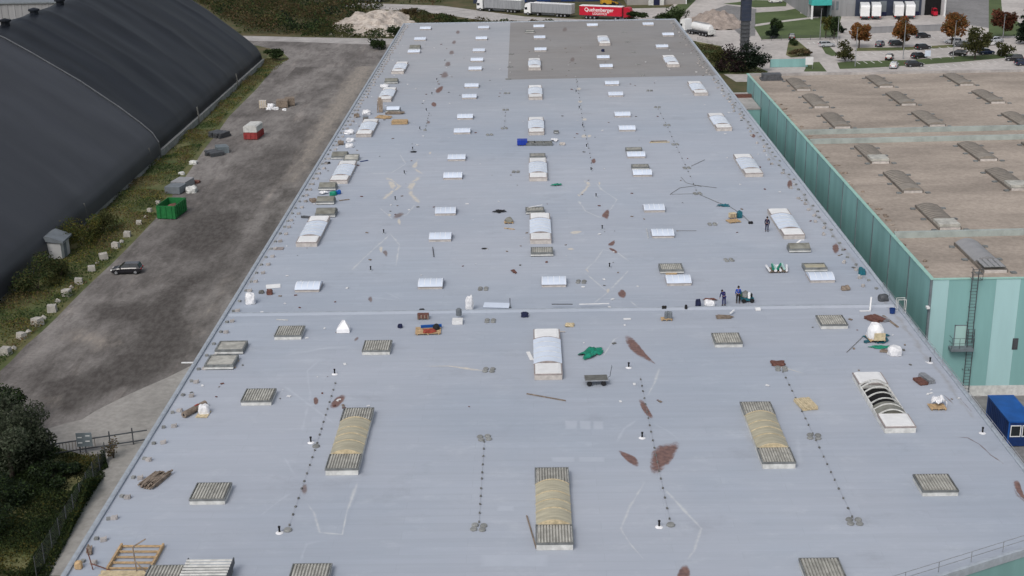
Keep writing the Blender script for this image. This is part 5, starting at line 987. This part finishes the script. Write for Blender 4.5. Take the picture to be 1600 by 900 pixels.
# slatted louvre panels stacked at the near edge, and the timber frame beside it
p = W(326, 905, RZ); t = thing('louvre_stack', 'stack of pale metal louvre panels on a slatted skylight frame', 'louvres', (p.x, 73.4, RZ + .02)); mp('base', MB().box(-1.5, -1.2, 0, 1.4, 1.5, .45), 'old_frame', t)
for k in range(9): mp('louvre', MB().sweep([(-1.5 + k * .34, .9), (-1.46 + k * .34, .99), (-1.36 + k * .34, .98), (-1.33 + k * .34, .9)], 'x', -1.5, 1.45), 'white_dirty', t)
for s in (-1.5, 1.42): mp('side_frame', MB().box(s, -1.55, .452, s + .07, 1.7, .898), 'dark_steel', t)
tf0 = W(180, 893, RZ); t = thing('timber_frame', 'raw timber frame with cross bars lying near the roof corner', 'frame', (tf0.x + .9, tf0.y + 1.2, RZ + .03), -.02)
for x_ in (-1.45, 1.35): mp('side_beam', MB().box(x_, -1.2, 0, x_ + .14, 1.9, .26), 'wood', t)
for k in range(5): mp('cross_bar', MB().box(-1.308, -1.1 + k * .7, .05, 1.348, -1.0 + k * .7, .17), 'wood', t)
for k in range(7): mp('plank', MB().box(-1.7 + .1 * (k % 2), -2.9 + k * .22, .02 + .004 * k, 1.3 + .1 * (k % 3), -2.72 + k * .22, .14 + .004 * k), 'wood_pale', t)
pr = MB(); pr.path([(0, 0, .1), (-.1, .1, 1.9), (.7, .4, 2.3)], .05); pr.path([(-.05, 0, .9), (.8, -.3, .2)], .045); solo('steel_prop', pr, 'wood_old', 'bent brown steel prop standing in the timber frame', 'prop', (tf0.x + 1.5, tf0.y - .3, RZ))
solo('steel_prop', MB().path([(0, 0, .05), (-.3, .2, 1.5)], .04).path([(-.1, 0, .5), (1.2, -.2, .1)], .04), 'rust_brown', 'thin rusty prop at the corner beside the timber frame', 'prop', (tf0.x - 1.5, tf0.y + .2, RZ))
sack(122, 890, .28, .5, 'small tan bucket by the left roof edge near the timber frame', 'wood', RZ, 21, 'bucket', 'bucket', .1); beams(140, 862, 3, 1.2, .1, .1, 'wood_old', 'small pile of brown wood by the roof corner', .3, RZ, 'wood_scraps', 'wood', .3, 2, 5)
b_ = beams(243, 752, 9, 2.6, .12, .1, 'wood_old', 'bundle of weathered grey battens near the left edge', -.35, RZ, 'batten_bundle', 'battens', .3, 3, 6)
p = W(300, 652, RZ); t = thing('membrane_roll', 'dark roll of roofing felt with a red tag lying aslant', 'roll', (p.x, p.y + 1, RZ + .28), -.5); mp('roll', MB().tube((0, -1.3, 0), (0, 1.3, 0), .26, None, 14), 'wood_old', t); mp('core', MB().tube((0, -1.31, 0), (0, 1.31, 0), .09, None, 10), 'black_rubber', t); mp('tag', MB().box(-.1, .1, .255, .1, .5, .275), 'red_cloth', t)
sack(318, 648, .5, .75, 'white wrapped bundle on a wooden board beside the felt roll', seed=12, z=RZ, amp=.25); beams(318, 648, 4, 1.0, .3, .04, 'wood_pale', 'wooden board under the white wrapped bundle', 1.5, RZ, 'board_stack', 'boards', .05, 1, 3)
sack(391, 476, .55, 1.1, 'white bulk bag standing near the left edge', z=RZ, seed=13)
def sheets(px, py, w, d, m, label, rz, name='sheet', cat='sheet', th=.05, up=.03, tilt=0):
    p = W(px, py, RZ); o = solo(name, MB().box(-w / 2, -d / 2, 0, w / 2, d / 2, th), m, label, cat, (p.x, p.y, RZ + up), rz); o.rotation_euler.x = tilt; return o
sheets(427, 448, 1.5, 1.2, 'white', 'white sheet lying flat by the left edge', .2); sack(421, 461, .35, .5, 'brown tool bag with red bits near the white sheet', 'rust_brown', RZ, 14, 'tool_bag', 'bag'); sack(408, 459, .3, .3, 'dark scrap heap by the tool bag', 'old_dark', RZ, 15, 'scrap_pile', 'scrap')
sheets(437, 389, .9, .9, 'brown_trim', 'dark square plate by the left roof edge', .05, 'square_plate', 'plate', .06)
sack(734, 486, .42, 1.3, 'white plastic wrap bundle standing upright behind the roof joint', z=RZ, seed=16, amp=.45)
sheets(776, 479, 2.6, 1.1, 'white_vault', 'white board propped up behind the roof joint', -.12, 'propped_board', 'board', .05, .12, .1); p = W(797, 481, RZ); solo('stake', MB().tube((0, 0, 0), (0, 0, 1.0), .04).box(-.12, -.12, 0, .12, .12, .05), 'dark_steel', 'dark stake at the end of the propped white board', 'stake', (p.x, p.y, RZ + .02))
def pallet(px, py, label, w=1.2, d=1.0, rz=0, m='wood', up=0):
    p = W(px, py, RZ); t = thing('pallet', label, 'pallet', (p.x, p.y + d / 2, RZ + .04 + up), rz)
    for k in range(5): mp('deck_board', MB().box(-w / 2, -d / 2 + k * d / 5 + .02, .1, w / 2, -d / 2 + (k + 1) * d / 5 - .02, .125), m, t)
    for s in (-.42, 0, .42): mp('bearer', MB().box(s * w - .05, -d / 2 + .02, 0, s * w + .05, d / 2 - .02, .098), m, t)
    return Vector((p.x, p.y + d / 2, RZ + .17 + up))
q = pallet(668, 524, 'large wooden pallet with tools and red cloth below the roof joint', 2.4, 1.9, .05)
solo('red_cloth', MB().lump((0, 0, 0), .65, .5, .25, 2, .5, 2), 'red_cloth', 'crumpled red cloth on the tool pallet', 'cloth', (q.x + .1, q.y - .4, q.z)); solo('tool_machine', MB().lump((0, 0, 0), .35, .3, .5, 3, .3, 2), 'black_rubber', 'black machine on the tool pallet', 'machine', (q.x + .75, q.y + .2, q.z)); solo('blue_plank', MB().box(-1.0, -.1, 0, 1.0, .1, .25), 'blue_paint', 'blue plank across the tool pallet', 'plank', (q.x + .25, q.y + .75, q.z), .12); crate(661, 500, 1.1, .6, .5, 'rust_brown', 'brown tool box behind the blue plank', 0, 'tool_box', 'box', RZ, 'wood_old')
sheets(715, 505, 1.0, 1.0, 'white', 'white box lid under a grey canister', 0, 'white_box', 'box', .35); p = W(717, 500, RZ); solo('canister', MB().lathe([(0, .75), (.15, .72), (.28, .6), (.28, 0)], 12), 'shed_roof', 'grey canister standing on the white box', 'canister', (p.x, p.y + .3, RZ + .38))
p = W(536, 521, RZ); solo('bulk_bag', MB().add([(-.62, -.5, 0), (.62, -.5, 0), (.6, .5, 0), (-.6, .5, 0), (-.6, -.45, .35), (.6, -.45, .35), (.55, .45, .4), (-.55, .45, .4), (-.1, 0, 1.15), (.12, .1, 1.1)], [(0, 1, 5, 4), (1, 2, 6, 5), (2, 3, 7, 6), (3, 0, 4, 7), (4, 5, 9, 8), (5, 6, 9), (6, 7, 8, 9), (7, 4, 8)]), 'plastic_white', 'white pointed bag standing alone below the roof joint', 'bag', (p.x, p.y + .5, RZ + .03))
sack(625, 513, .25, .35, 'small dark tripod-like tool left of the tool pallet', 'navy', RZ, 17, 'hand_tool', 'tool'); sack(659, 486, .3, .12, 'small black mat piece above the tool pallet', 'black_rubber', RZ, 18, 'rubber_piece', 'scrap')
sack(820, 496, .4, .45, 'black tool case with a pale handle below the roof joint', 'navy', RZ, 19, 'tool_case', 'case'); p = W(823, 548, RZ); solo('white_board', MB().box(-.17, -1.0, 0, .17, 1.0, .05), 'white', 'white board lying left of the big white skylight', 'board', (W(828, 557, RZ).x, W(828, 557, RZ).y, RZ + .03), .18)
solo('white_board', MB().box(-1.1, -.08, 0, 1.1, .08, .05), 'cream_curb', 'long pale lath behind the big white skylight', 'board', (W(865, 519, RZ).x, W(865, 519, RZ).y, RZ + .05), -.08)
def crumple(px, py, w, d, h, m, label, seed, name='tarpaulin', cat='tarpaulin', rz=0):
    p = W(px, py, RZ); n = 22; mb = MB()
    keep = {}
    for j in range(n + 1):
        for i in range(n + 1):
            u, v = i / n * 2 - 1, j / n * 2 - 1; k = noise.noise(Vector((u * 2.6, v * 2.6, seed))); e = .35 * noise.noise(Vector((u * 1.7, v * 1.7, seed + 9)))
            mb.v.append((u * w / 2 * (1 + e), v * d / 2 * (1 + e), .02 + h * (.35 + .65 * abs(k)) * max(0, 1 - max(abs(u), abs(v)) ** 4)))
    for j in range(n):
        for i in range(n):
            u, v = (i + .5) / n * 2 - 1, (j + .5) / n * 2 - 1
            if math.hypot(u, v) + .55 * noise.noise(Vector((u * 1.6, v * 1.6, seed + 5))) < .82: mb.f.append((j * (n + 1) + i, j * (n + 1) + i + 1, (j + 1) * (n + 1) + i + 1, (j + 1) * (n + 1) + i)); mb.m.append(0)
    return solo(name, mb, m, label, cat, (p.x, p.y, RZ + .03), rz)
crumple(924, 553, 1.8, 3.4, .45, 'green_tarp', 'crumpled green tarpaulin right of the big white skylight', 3.0, rz=-.5); crumple(870, 290, 1.9, .9, .3, 'green_tarp', 'small green tarpaulin strip in front of a middle skylight', 7.0, rz=.3); crumple(1131, 322, 1.9, .9, .3, 'teal_tarp', 'dark teal tarpaulin strip near the standing worker', 4.0); crumple(781, 331, 1.9, 1.3, .25, 'black_rubber', 'crumpled black sheet between two skylight rows', 6.0); crumple(1109, 469, 1.6, .8, .2, 'rust_brown', 'flat dark red cloth behind the white cone heap', 8.0, 'cloth', 'cloth')
crumple(757, 389, 1.0, .5, .1, 'black_rubber', 'small black scrap sheet beside a white dome', 9.0, 'rubber_piece', 'scrap'); crumple(646, 238, 1.3, .9, .2, 'black_rubber', 'small black heap in the left skylight aisle', 10.0, 'rubber_piece', 'scrap')
# hand cart
p = W(932, 605, RZ); t = thing('hand_cart', 'flat black hand cart with grey handle near the green tarpaulin', 'cart', (p.x, p.y + .7, RZ + .03), .04)
mp('deck', MB().box(-.95, -.55, .5, .95, .55, .58), 'old_dark', t); mp('deck_edge', frame_ring(2.0, 1.2, .46, .56, .05), 'steel', t); mp('handle', MB().path([(1.0, .1, .5), (1.2, .15, .6), (1.35, .15, 1.5)], .03).tube((1.35, -.05, 1.5), (1.35, .35, 1.5), .03), 'shed_roof', t); mp('axle', MB().tube((-.6, -.5, .22), (-.6, .5, .22), .03).tube((.6, -.5, .22), (.6, .5, .22), .03), 'dark_steel', t)
for x_ in (-.6, .6):
    for s in (-.5, .5): part('wheel', MB().tube((0, -.06, 0), (0, .06, 0), .22, None, 14).mesh('wheel', 'black_rubber'), t, (x_, s, .22))
def stick(a, b, m, label, w=.1, name='batten', cat='batten', up=.06): 
    a, b = W(*a, RZ), W(*b, RZ); solo(name, MB().beam((-(b - a).length / 2, 0, 0), ((b - a).length / 2, 0, 0), w, .08), m, label, cat, ((a.x + b.x) / 2, (a.y + b.y) / 2, RZ + up), math.atan2(b.y - a.y, b.x - a.x))
stick((823, 616), (884, 627), 'wood_old', 'long wooden batten lying left of the hand cart', .09); stick((823, 807), (838, 858), 'wood_old', 'thin dark batten beside the tan middle skylight', .09); stick((676, 387), (678, 402), 'dark_steel', 'short dark bar below a white dome', .09, 'steel_bar', 'bar'); stick((862, 482), (895, 482), 'dark_steel', 'dark bar lying along the roof joint', .06, 'steel_bar', 'bar', .45); stick((905, 482), (952, 481), 'white', 'white bar lying along the roof joint', .06, 'steel_bar', 'bar', .45); stick((1380, 494), (1403, 512), 'wood_old', 'brown beam by the right roof edge', .2); stick((1010, 358), (1013, 373), 'white_dirty', 'short pale lath beside a white dome', .05)
stick((432, 500), (450, 501), 'white_dirty', 'thin white lath left of the slatted skylight', .06)
# people
def person(px, py, label, top, legs, pose='stand', rz=0, h=1.78, shade='hair'):
    p = W(px, py, RZ); t = thing('person', label, 'person', (p.x, p.y, RZ + .03), rz); s = h / 1.78
    bend = pose == 'bend'; ch = Vector((0, -.28, 1.24)) if bend else Vector((0, 0, 1.38)); nk = Vector((0, -.42, 1.32)) if bend else Vector((0, 0, 1.52)); hd = Vector((0, -.54, 1.36)) if bend else Vector((0, -.02, 1.68)); pv = Vector((0, 0, .96))
    def skinmesh(pts, edges, root, name, m, parent):
        me = bpy.data.meshes.new(name); me.from_pydata([tuple(Vector(q[:3]) * s) for q in pts], edges, []); me.materials.append(M[m])
        o = part(name, me, parent); md = o.modifiers.new('skin', 'SKIN'); md.use_smooth_shade = True
        for i, q in enumerate(pts): me.skin_vertices[0].data[i].radius = (q[3] * s, (q[4] if len(q) > 4 else q[3]) * s); me.skin_vertices[0].data[i].use_root = i == root
        o.modifiers.new('sub', 'SUBSURF').levels = 1; o.modifiers['sub'].render_levels = 1; return o
    A = []
    for k in (-1, 1):
        sh = ch + Vector((k * .19, 0, .04)); el = sh + Vector((k * .07, -.02 if not bend else -.06, -.29)); wr = el + Vector((-k * .02, -.1, -.25)); A.append((sh, el, wr))
    L = []
    for k in (-1, 1): L.append((pv + Vector((k * .1, 0, -.06)), Vector((k * .12, -.03, .5)), Vector((k * .13, .02, .09)), Vector((k * .14, -.16, .04))))
    body = [(*pv, .13), (*(pv.lerp(ch, .5)), .12), (*ch, .14, .1), (*nk, .06), (*hd, .1, .11), (hd.x, hd.y - .01, hd.z + .09, .07)]; ed = [(0, 1), (1, 2), (2, 3), (3, 4), (4, 5)]
    for sh, el, wr in A:
        o = len(body); body += [(*sh, .055), (*el, .042), (*wr, .03), (*(wr + Vector((0, -.02, -.08))), .036, .018)]; ed += [(2, o), (o, o + 1), (o + 1, o + 2), (o + 2, o + 3)]
        for f in range(5): dx = (f - 2) * .018; ln = (.05, .08, .085, .08, .06)[f]; body += [(wr.x + dx * 1.3, wr.y - .04 + (-.04 if f == 0 else 0), wr.z - .09 - ln, .008)]; ed.append((o + 3, len(body) - 1))
    for hp, kn, an, to in L: o = len(body); body += [(*hp, .085), (*kn, .055), (*an, .04), (*to, .035)]; ed += [(0, o), (o, o + 1), (o + 1, o + 2), (o + 2, o + 3)]
    skinmesh(body, ed, 0, 'body', 'skin', t)
    j = [(*(pv + Vector((0, 0, -.08))), .17, .13), (*(pv.lerp(ch, .5)), .165, .125), (*ch, .18, .125), (*nk.lerp(ch, .35), .08)]; je = [(0, 1), (1, 2), (2, 3)]
    for sh, el, wr in A: o = len(j); j += [(*sh, .078), (*el, .062), (*wr, .05)]; je += [(2, o), (o, o + 1), (o + 1, o + 2)]
    skinmesh(j, je, 0, 'jacket', top, t)
    tr = [(*pv, .15, .12)]; te = []
    for hp, kn, an, to in L: o = len(tr); tr += [(*hp, .105), (*kn, .082), (an.x, an.y, an.z + .02, .07)]; te += [(0, o), (o, o + 1), (o + 1, o + 2)]
    skinmesh(tr, te, 0, 'trousers', legs, t)
    for hp, kn, an, to in L: mp('shoe', MB().lump((an.x * s, (an.y - .07) * s, 0), .065 * s, .16 * s, .12 * s, 1, .1, 1, 0, 1), 'black_rubber', t)
    mp('hair', MB().lump((hd.x * s, (hd.y + .035) * s, (hd.z - .05) * s), .12 * s, .12 * s, .19 * s, 1, .08, 2, 0, 2), shade, t)
person(1198, 362, 'person in dark navy clothes standing by the right skylight', 'navy', 'navy', 'stand', 2.8); person(1153, 474, 'person in blue jacket and black trousers seen from behind', 'jacket_blue', 'trousers', 'stand', math.pi); person(1131, 478, 'person in navy overalls bending forward at the roof joint', 'navy_overall', 'navy_overall', 'bend', math.pi + .3)
# their gear
p = W(1168, 474, RZ); t = thing('welding_cart', 'dark roofing machine on wheels with green hose and white canister', 'machine', (p.x, p.y + .55, RZ + .03), .1)
mp('chassis', MB().box(-.6, -.45, .2, .6, .45, .45), 'teal_tarp', t); mp('engine', MB().lump((-.15, .05, .45), .4, .38, .6, 5, .3, 2), 'old_frame', t); mp('hose', MB().lump((-.5, .3, .5), .3, .25, .4, 7, .5, 2.5), 'skip_green', t); mp('canister', MB().lathe([(0, .6), (.1, .58), (.14, .5), (.14, 0)], 10), 'white', t, (.12, -.4, .46)); mp('seat', MB().box(.2, -.1, .45, .55, .3, .75), 'black_rubber', t)
for x_ in (-.42, .42):
    for s in (-.5, .5): part('wheel', MB().tube((0, -.07, 0), (0, .07, 0), .21, None, 12).mesh('wheel', 'black_rubber'), t, (x_, s, .21))
sack(1091, 480, .3, .75, 'navy rucksack standing near the white cone heap', 'navy', RZ, 22, 'rucksack', 'bag', .2); sack(1072, 484, .16, .45, 'small black bottle bag left of the rucksack', 'black_rubber', RZ, 23, 'small_bag', 'bag', .2); sack(1038, 484, .3, .3, 'dark green bag on the roof joint', 'trousers', RZ, 24, 'small_bag', 'bag'); sack(1110, 480, .55, .55, 'white cone-shaped heap beside the rucksack', 'plastic_white', RZ, 25, 'white_heap', 'heap')
q = pallet(1042, 502, 'small pallet carrying grey canisters below the roof joint', 1.1, .8)
for k in range(3): solo('canister', MB().lathe([(0, .7), (.1, .68), (.16, .55), (.16, 0)], 10), 'shed_roof', 'grey canister on the small pallet below the roof joint', 'canister', (q.x - .05 + k * .22, q.y + .1 * (k % 2), q.z), 0, 'canisters on the small pallet')
beams(1131, 497, 4, 1.7, .14, .1, 'wood_old', 'low pile of brown boards with a red plank below the workers', 1.5, RZ, 'board_stack', 'boards', .3, 2, 11); stick((1141, 494), (1147, 489), 'white', 'short white stick on the board pile below the workers', .14, 'white_stick', 'stick', .3); sheets(1184, 485, .5, .4, 'white', 'small white box on the roof joint', 0, 'white_box', 'box', .2, .05); sheets(980, 499, .7, .4, 'white', 'small white sheet below the roof joint', 0, 'sheet', 'sheet', .03)
sack(890, 511, .5, .2, 'tan scrap wood heap behind the big white skylight', 'wood_pale', RZ, 26, 'wood_scraps', 'wood')
# foil rolls
p = W(1216, 427, RZ); q = pallet(1216, 427, 'grey pallet under green and white foil rolls', 2.0, 1.6, .05, 'wood_old')
for k in range(9):
    m = ('plastic_white', 'green_tarp', 'plastic_white', 'teal_light')[k % 4]; solo('foil_roll', MB().tube((-.1 + .2 * math.sin(k), -.75, .12 + .17 * (k % 2)), (.1 - .3 * math.cos(k * 2), .85, .16 + .17 * (k % 2)), .13, None, 12), m, ('white' if m == 'plastic_white' else 'green' if m == 'green_tarp' else 'pale green') + ' foil roll on the pallet by the right skylights', 'roll', (q.x - .8 + k * .2, q.y, q.z), 0, 'foil rolls on the pallet')
q = pallet(1147, 349, 'pallet with tan boxes near the standing worker', 1.5, 1.3, .3); crate(1145, 344, .8, .6, .6, 'wood_pale', 'tan box on the pallet near the standing worker', .3, 'tan_box', 'box', RZ, 'wood_old', .17); sack(1156, 341, .35, .9, 'teal bag leaning behind the tan box pallet', 'teal_tarp', RZ, 27); sack(1173, 350, .3, .25, 'black hose end right of the tan box pallet', 'black_rubber', RZ, 28, 'hose_end', 'hose')
q = pallet(795, 350, 'pallet with mixed scrap between skylight rows', 1.1, 1.1); solo('scrap_pile', MB().lump((0, 0, 0), .5, .5, .5, 9, .5, 2), 'old_dome', 'grey scrap heaped on a pallet between skylight rows', 'scrap', tuple(q)); stick((788, 357), (804, 359), 'wood', 'orange-brown lath below the scrap pallet', .12)
beams(803, 425, 3, 1.3, .12, .08, 'rust_brown', 'reddish scrap boards in the middle aisle', .3, RZ, 'wood_scraps', 'wood', .3, 1, 14)
# row near the blue crate
crate(816, 228, 1.5, 1.3, .8, 'blue_plastic', 'bright blue crate beside three dark frames', 0, 'blue_crate', 'crate', RZ, 'blue_plastic')
for i, px in enumerate((829, 842, 856)):
    p = W(px, 228, RZ); t = thing('empty_frame', ['open dark frame next to the blue crate', 'open dark frame in the middle of the row of three', 'open dark frame next to the white rags'][i], 'frame', (p.x, p.y + .75, RZ + .03), .02); mp('frame', frame_ring(1.35, 1.5, 0, .4, .1), 'old_frame', t); mp('pane', MB().box(-.55, -.6, .05, .55, .6, .15), 'old_slat', t)
crumple(866, 220, 1.4, 2.0, .5, 'plastic_white', 'white rags at the end of the frame row', 12.0, 'rags', 'rags'); sack(879, 227, .5, .3, 'tan scrap pieces beside the white rags', 'cream_curb', RZ, 29, 'scrap_pile', 'scrap'); sheets(869, 208, .8, .8, 'old_frame', 'small dark box with white paper on the middle aisle', 0, 'tool_box', 'box', .35); sheets(869, 211, .5, .3, 'white', 'white paper on the small dark box', .2, 'paper', 'paper', .02, .4)
p = W(1030, 222, RZ); t = thing('plank_frame', 'low tan plank frame on the right half of the roof', 'frame', (p.x, p.y, RZ + .03), .03); mp('plank', MB().box(-1.5, -.5, 0, 1.5, -.35, .1), 'wood_pale', t); mp('plank', MB().box(-1.2, .3, 0, 1.2, .45, .1), 'wood_old', t); mp('cross_plank', MB().box(-1.3, -.348, 0, -1.15, .298, .09), 'wood_old', t)
# right edge
p = W(1352, 487, RZ); solo('angle_piece', MB().box(-.55, -.07, 0, .5, .07, .1).beam((.45, 0, .1), (.62, .5, 1.3), .14, .1), 'white', 'white L-shaped angle piece below the roof joint', 'angle', (p.x, p.y, RZ + .03))
solo('bucket', MB().lathe([(0, .03), (.24, .03), (.3, .5), (.27, .5), (.22, .1), (0, .1)], 14), 'blue_side', 'dark blue bucket under the roof joint by the right edge', 'bucket', (W(1394, 490, RZ).x, W(1394, 490, RZ).y, RZ + .03)); sack(1347, 430, .4, .7, 'dark teal bin bag by the right parapet', 'teal_tarp', RZ, 30); sack(1381, 471, .55, .6, 'dark scrap bag at the right parapet above the roof joint', 'dark_steel', RZ, 31, 'scrap_pile', 'scrap'); sack(1322, 454, .5, .35, 'small grey-brown scrap heap near the right edge', 'wood_old', RZ, 32, 'scrap_pile', 'scrap')
beams(1367, 500, 4, 1.8, .3, .12, 'rust_brown', 'rusty sheet stack below the roof joint at the right', .5, RZ, 'sheet_stack', 'sheets', .2, 2, 15); beams(1375, 499, 3, 1.9, .22, .07, 'steel', 'bright metal sheets lying on the right stack', .6, RZ, 'sheet_stack', 'sheets', .1, 3, 16)
crumple(1370, 530, 2.6, 2.8, .12, 'teal_tarp', 'blue-green tarpaulin spread under the wrapped pallet', 14.0); q = pallet(1371, 536, 'wooden pallet under the wrapped white and yellow load', 1.5, 1.5, .05, 'wood', .08); solo('wrapped_load', MB().lump((0, 0, 0), .85, .85, 1.35, 33, .14, 1.2), 'plastic_white', 'white wrapped load with yellow front on the blue-green tarpaulin', 'load', (q.x, q.y, q.z), 0); solo('yellow_board', MB().box(-.5, -.05, 0, .5, .05, .7), 'wood_pale', 'yellow board leaning at the front of the wrapped load', 'board', (q.x + .15, q.y - .82, q.z + .02), .05)
crumple(1376, 543, 2.2, .9, .1, 'green_tarp', 'green tarpaulin edge in front of the wrapped load', 15.0)
sack(1400, 557, .7, .8, 'white sheeted heap on boards near the right edge', z=RZ, seed=34, amp=.2); beams(1390, 550, 3, 1.8, .18, .08, 'wood_old', 'boards under the white sheeted heap', 1.3, RZ, 'board_stack', 'boards', .2, 1, 17)
beams(1438, 598, 3, 1.4, .22, .22, 'rust_brown', 'rust-brown sections on a pallet by the right edge', .25, RZ, 'steel_bundle', 'steel', .1, 1, 18); beams(1448, 594, 3, 1.9, .18, .1, 'steel', 'bright steel sections beside the rust-brown ones', .25, RZ, 'steel_bundle', 'steel', .1, 3, 19)
q = pallet(1467, 642, 'wooden pallet under crumpled white foil', 1.3, 1.1); crumple(1467, 634, 1.3, 1.3, .9, 'plastic_white', 'crumpled white foil heaped on a pallet', 18.0, 'foil_heap', 'foil').location.z += .18
beams(1259, 634, 7, 2.0, .17, .09, 'wood_pale', 'stack of pale yellow boards on the roof', .18, RZ, 'board_stack', 'boards', .05, 3, 20); sack(1217, 572, .7, .18, 'reddish rags by the wire foot', 'rust_brown', RZ, 35, 'rags', 'rags')
# cluster of timber and sacks at the far left
t = beams(625, 193, 8, 2.6, .2, .1, 'wood', 'stack of orange-brown boards at the far left cluster', 1.57, RZ, 'board_stack', 'boards', .1, 5, 23); beams(600, 184, 7, 2.4, .22, .1, 'wood', 'loose orange-brown boards behind the board stack', 1.2, RZ, 'board_stack', 'boards', .4, 2, 24); beams(617, 178, 5, 3.2, .2, .15, 'wood_old', 'dark boards between white unit and orange boards', 1.5, RZ, 'board_stack', 'boards', .2, 2, 25)
p = W(594, 176, RZ); solo('upright_boards', MB().beam((0, 0, 0), (-.1, 1.2, 2.3), .5, .15).beam((.35, 0, 0), (.3, 1.0, 2.0), .2, .15).beam((-.45, 0, 0), (-.4, 1.1, 1.7), .15, .12), 'wood_old', 'dark brown boards leaning up beside the white skylight', 'boards', (p.x, p.y, RZ + .03)); old_unit(614, 176, 'new white dome unit waiting behind the timber cluster', 'white', 0, 2.3, 1.9)
for px, py, s, h, sd in ((572, 180, .8, .75, 36), (545, 210, .85, .6, 37), (546, 231, .7, .5, 38), (547, 222, .7, .5, 39), (600, 137, .9, .5, 40)): sack(px, py, s, h, {572: 'white sack pile near the dark boards at the left edge', 545: 'white sack pile left of a white skylight', 546: 'white sack pile nearest the grey dome units', 547: 'white sack pile behind another at the left edge', 600: 'white sack pile beside the brown removed unit'}[px], 'plastic_white', RZ, sd, 'sack_pile', 'sacks', .35)
for px, py, m, lb in ((557, 184, 'wood_old', 'brown wooden box at the left roof edge'), (532, 227, 'wood_old', 'brown scrap box near the white sack piles'), (571, 188, 'shed_roof', 'grey-blue box with white lid near the left edge')): crate(px, py, .9, .8, .5, m, lb, .1, 'small_box', 'box', RZ)
crumple(506, 303, 1.5, 1.4, .5, 'plastic_white', 'white rag between grey dome units', 20.0, 'rags', 'rags'); sack(520, 306, .5, .5, 'green bag between grey dome units', 'green_tarp', RZ, 41); sack(528, 304, .4, .5, 'blue bag beside the green one', 'blue_paint', RZ, 42); beams(490, 315, 3, 1.3, .25, .3, 'wood_old', 'dark box pile left of the grey dome units', .4, RZ, 'small_box', 'box', .1, 1, 27); stick((530, 314), (546, 312), 'wood_old', 'brown lath right of the green bag', .2)
beams(477, 340, 5, 1.8, .12, .12, 'dark_steel', 'dark steel bits by the left edge', 1.3, RZ, 'steel_bundle', 'steel', .4, 1, 28); stick((563, 253), (575, 251), 'blue_side', 'blue bar sticking out past the tipped unit', .25, 'blue_bar', 'bar'); sack(511, 256, .5, .15, 'dark cable coil near the left edge', 'black_rubber', RZ, 43, 'cable_coil', 'cable')
sheets(837, 57, 1.0, .8, 'white', 'small white sheet on the taupe roof', 0, 'sheet', 'sheet', .1); sack(942, 81, .4, .5, 'small dark and white bag on the taupe roof', 'navy', RZ, 44, 'small_bag', 'bag')
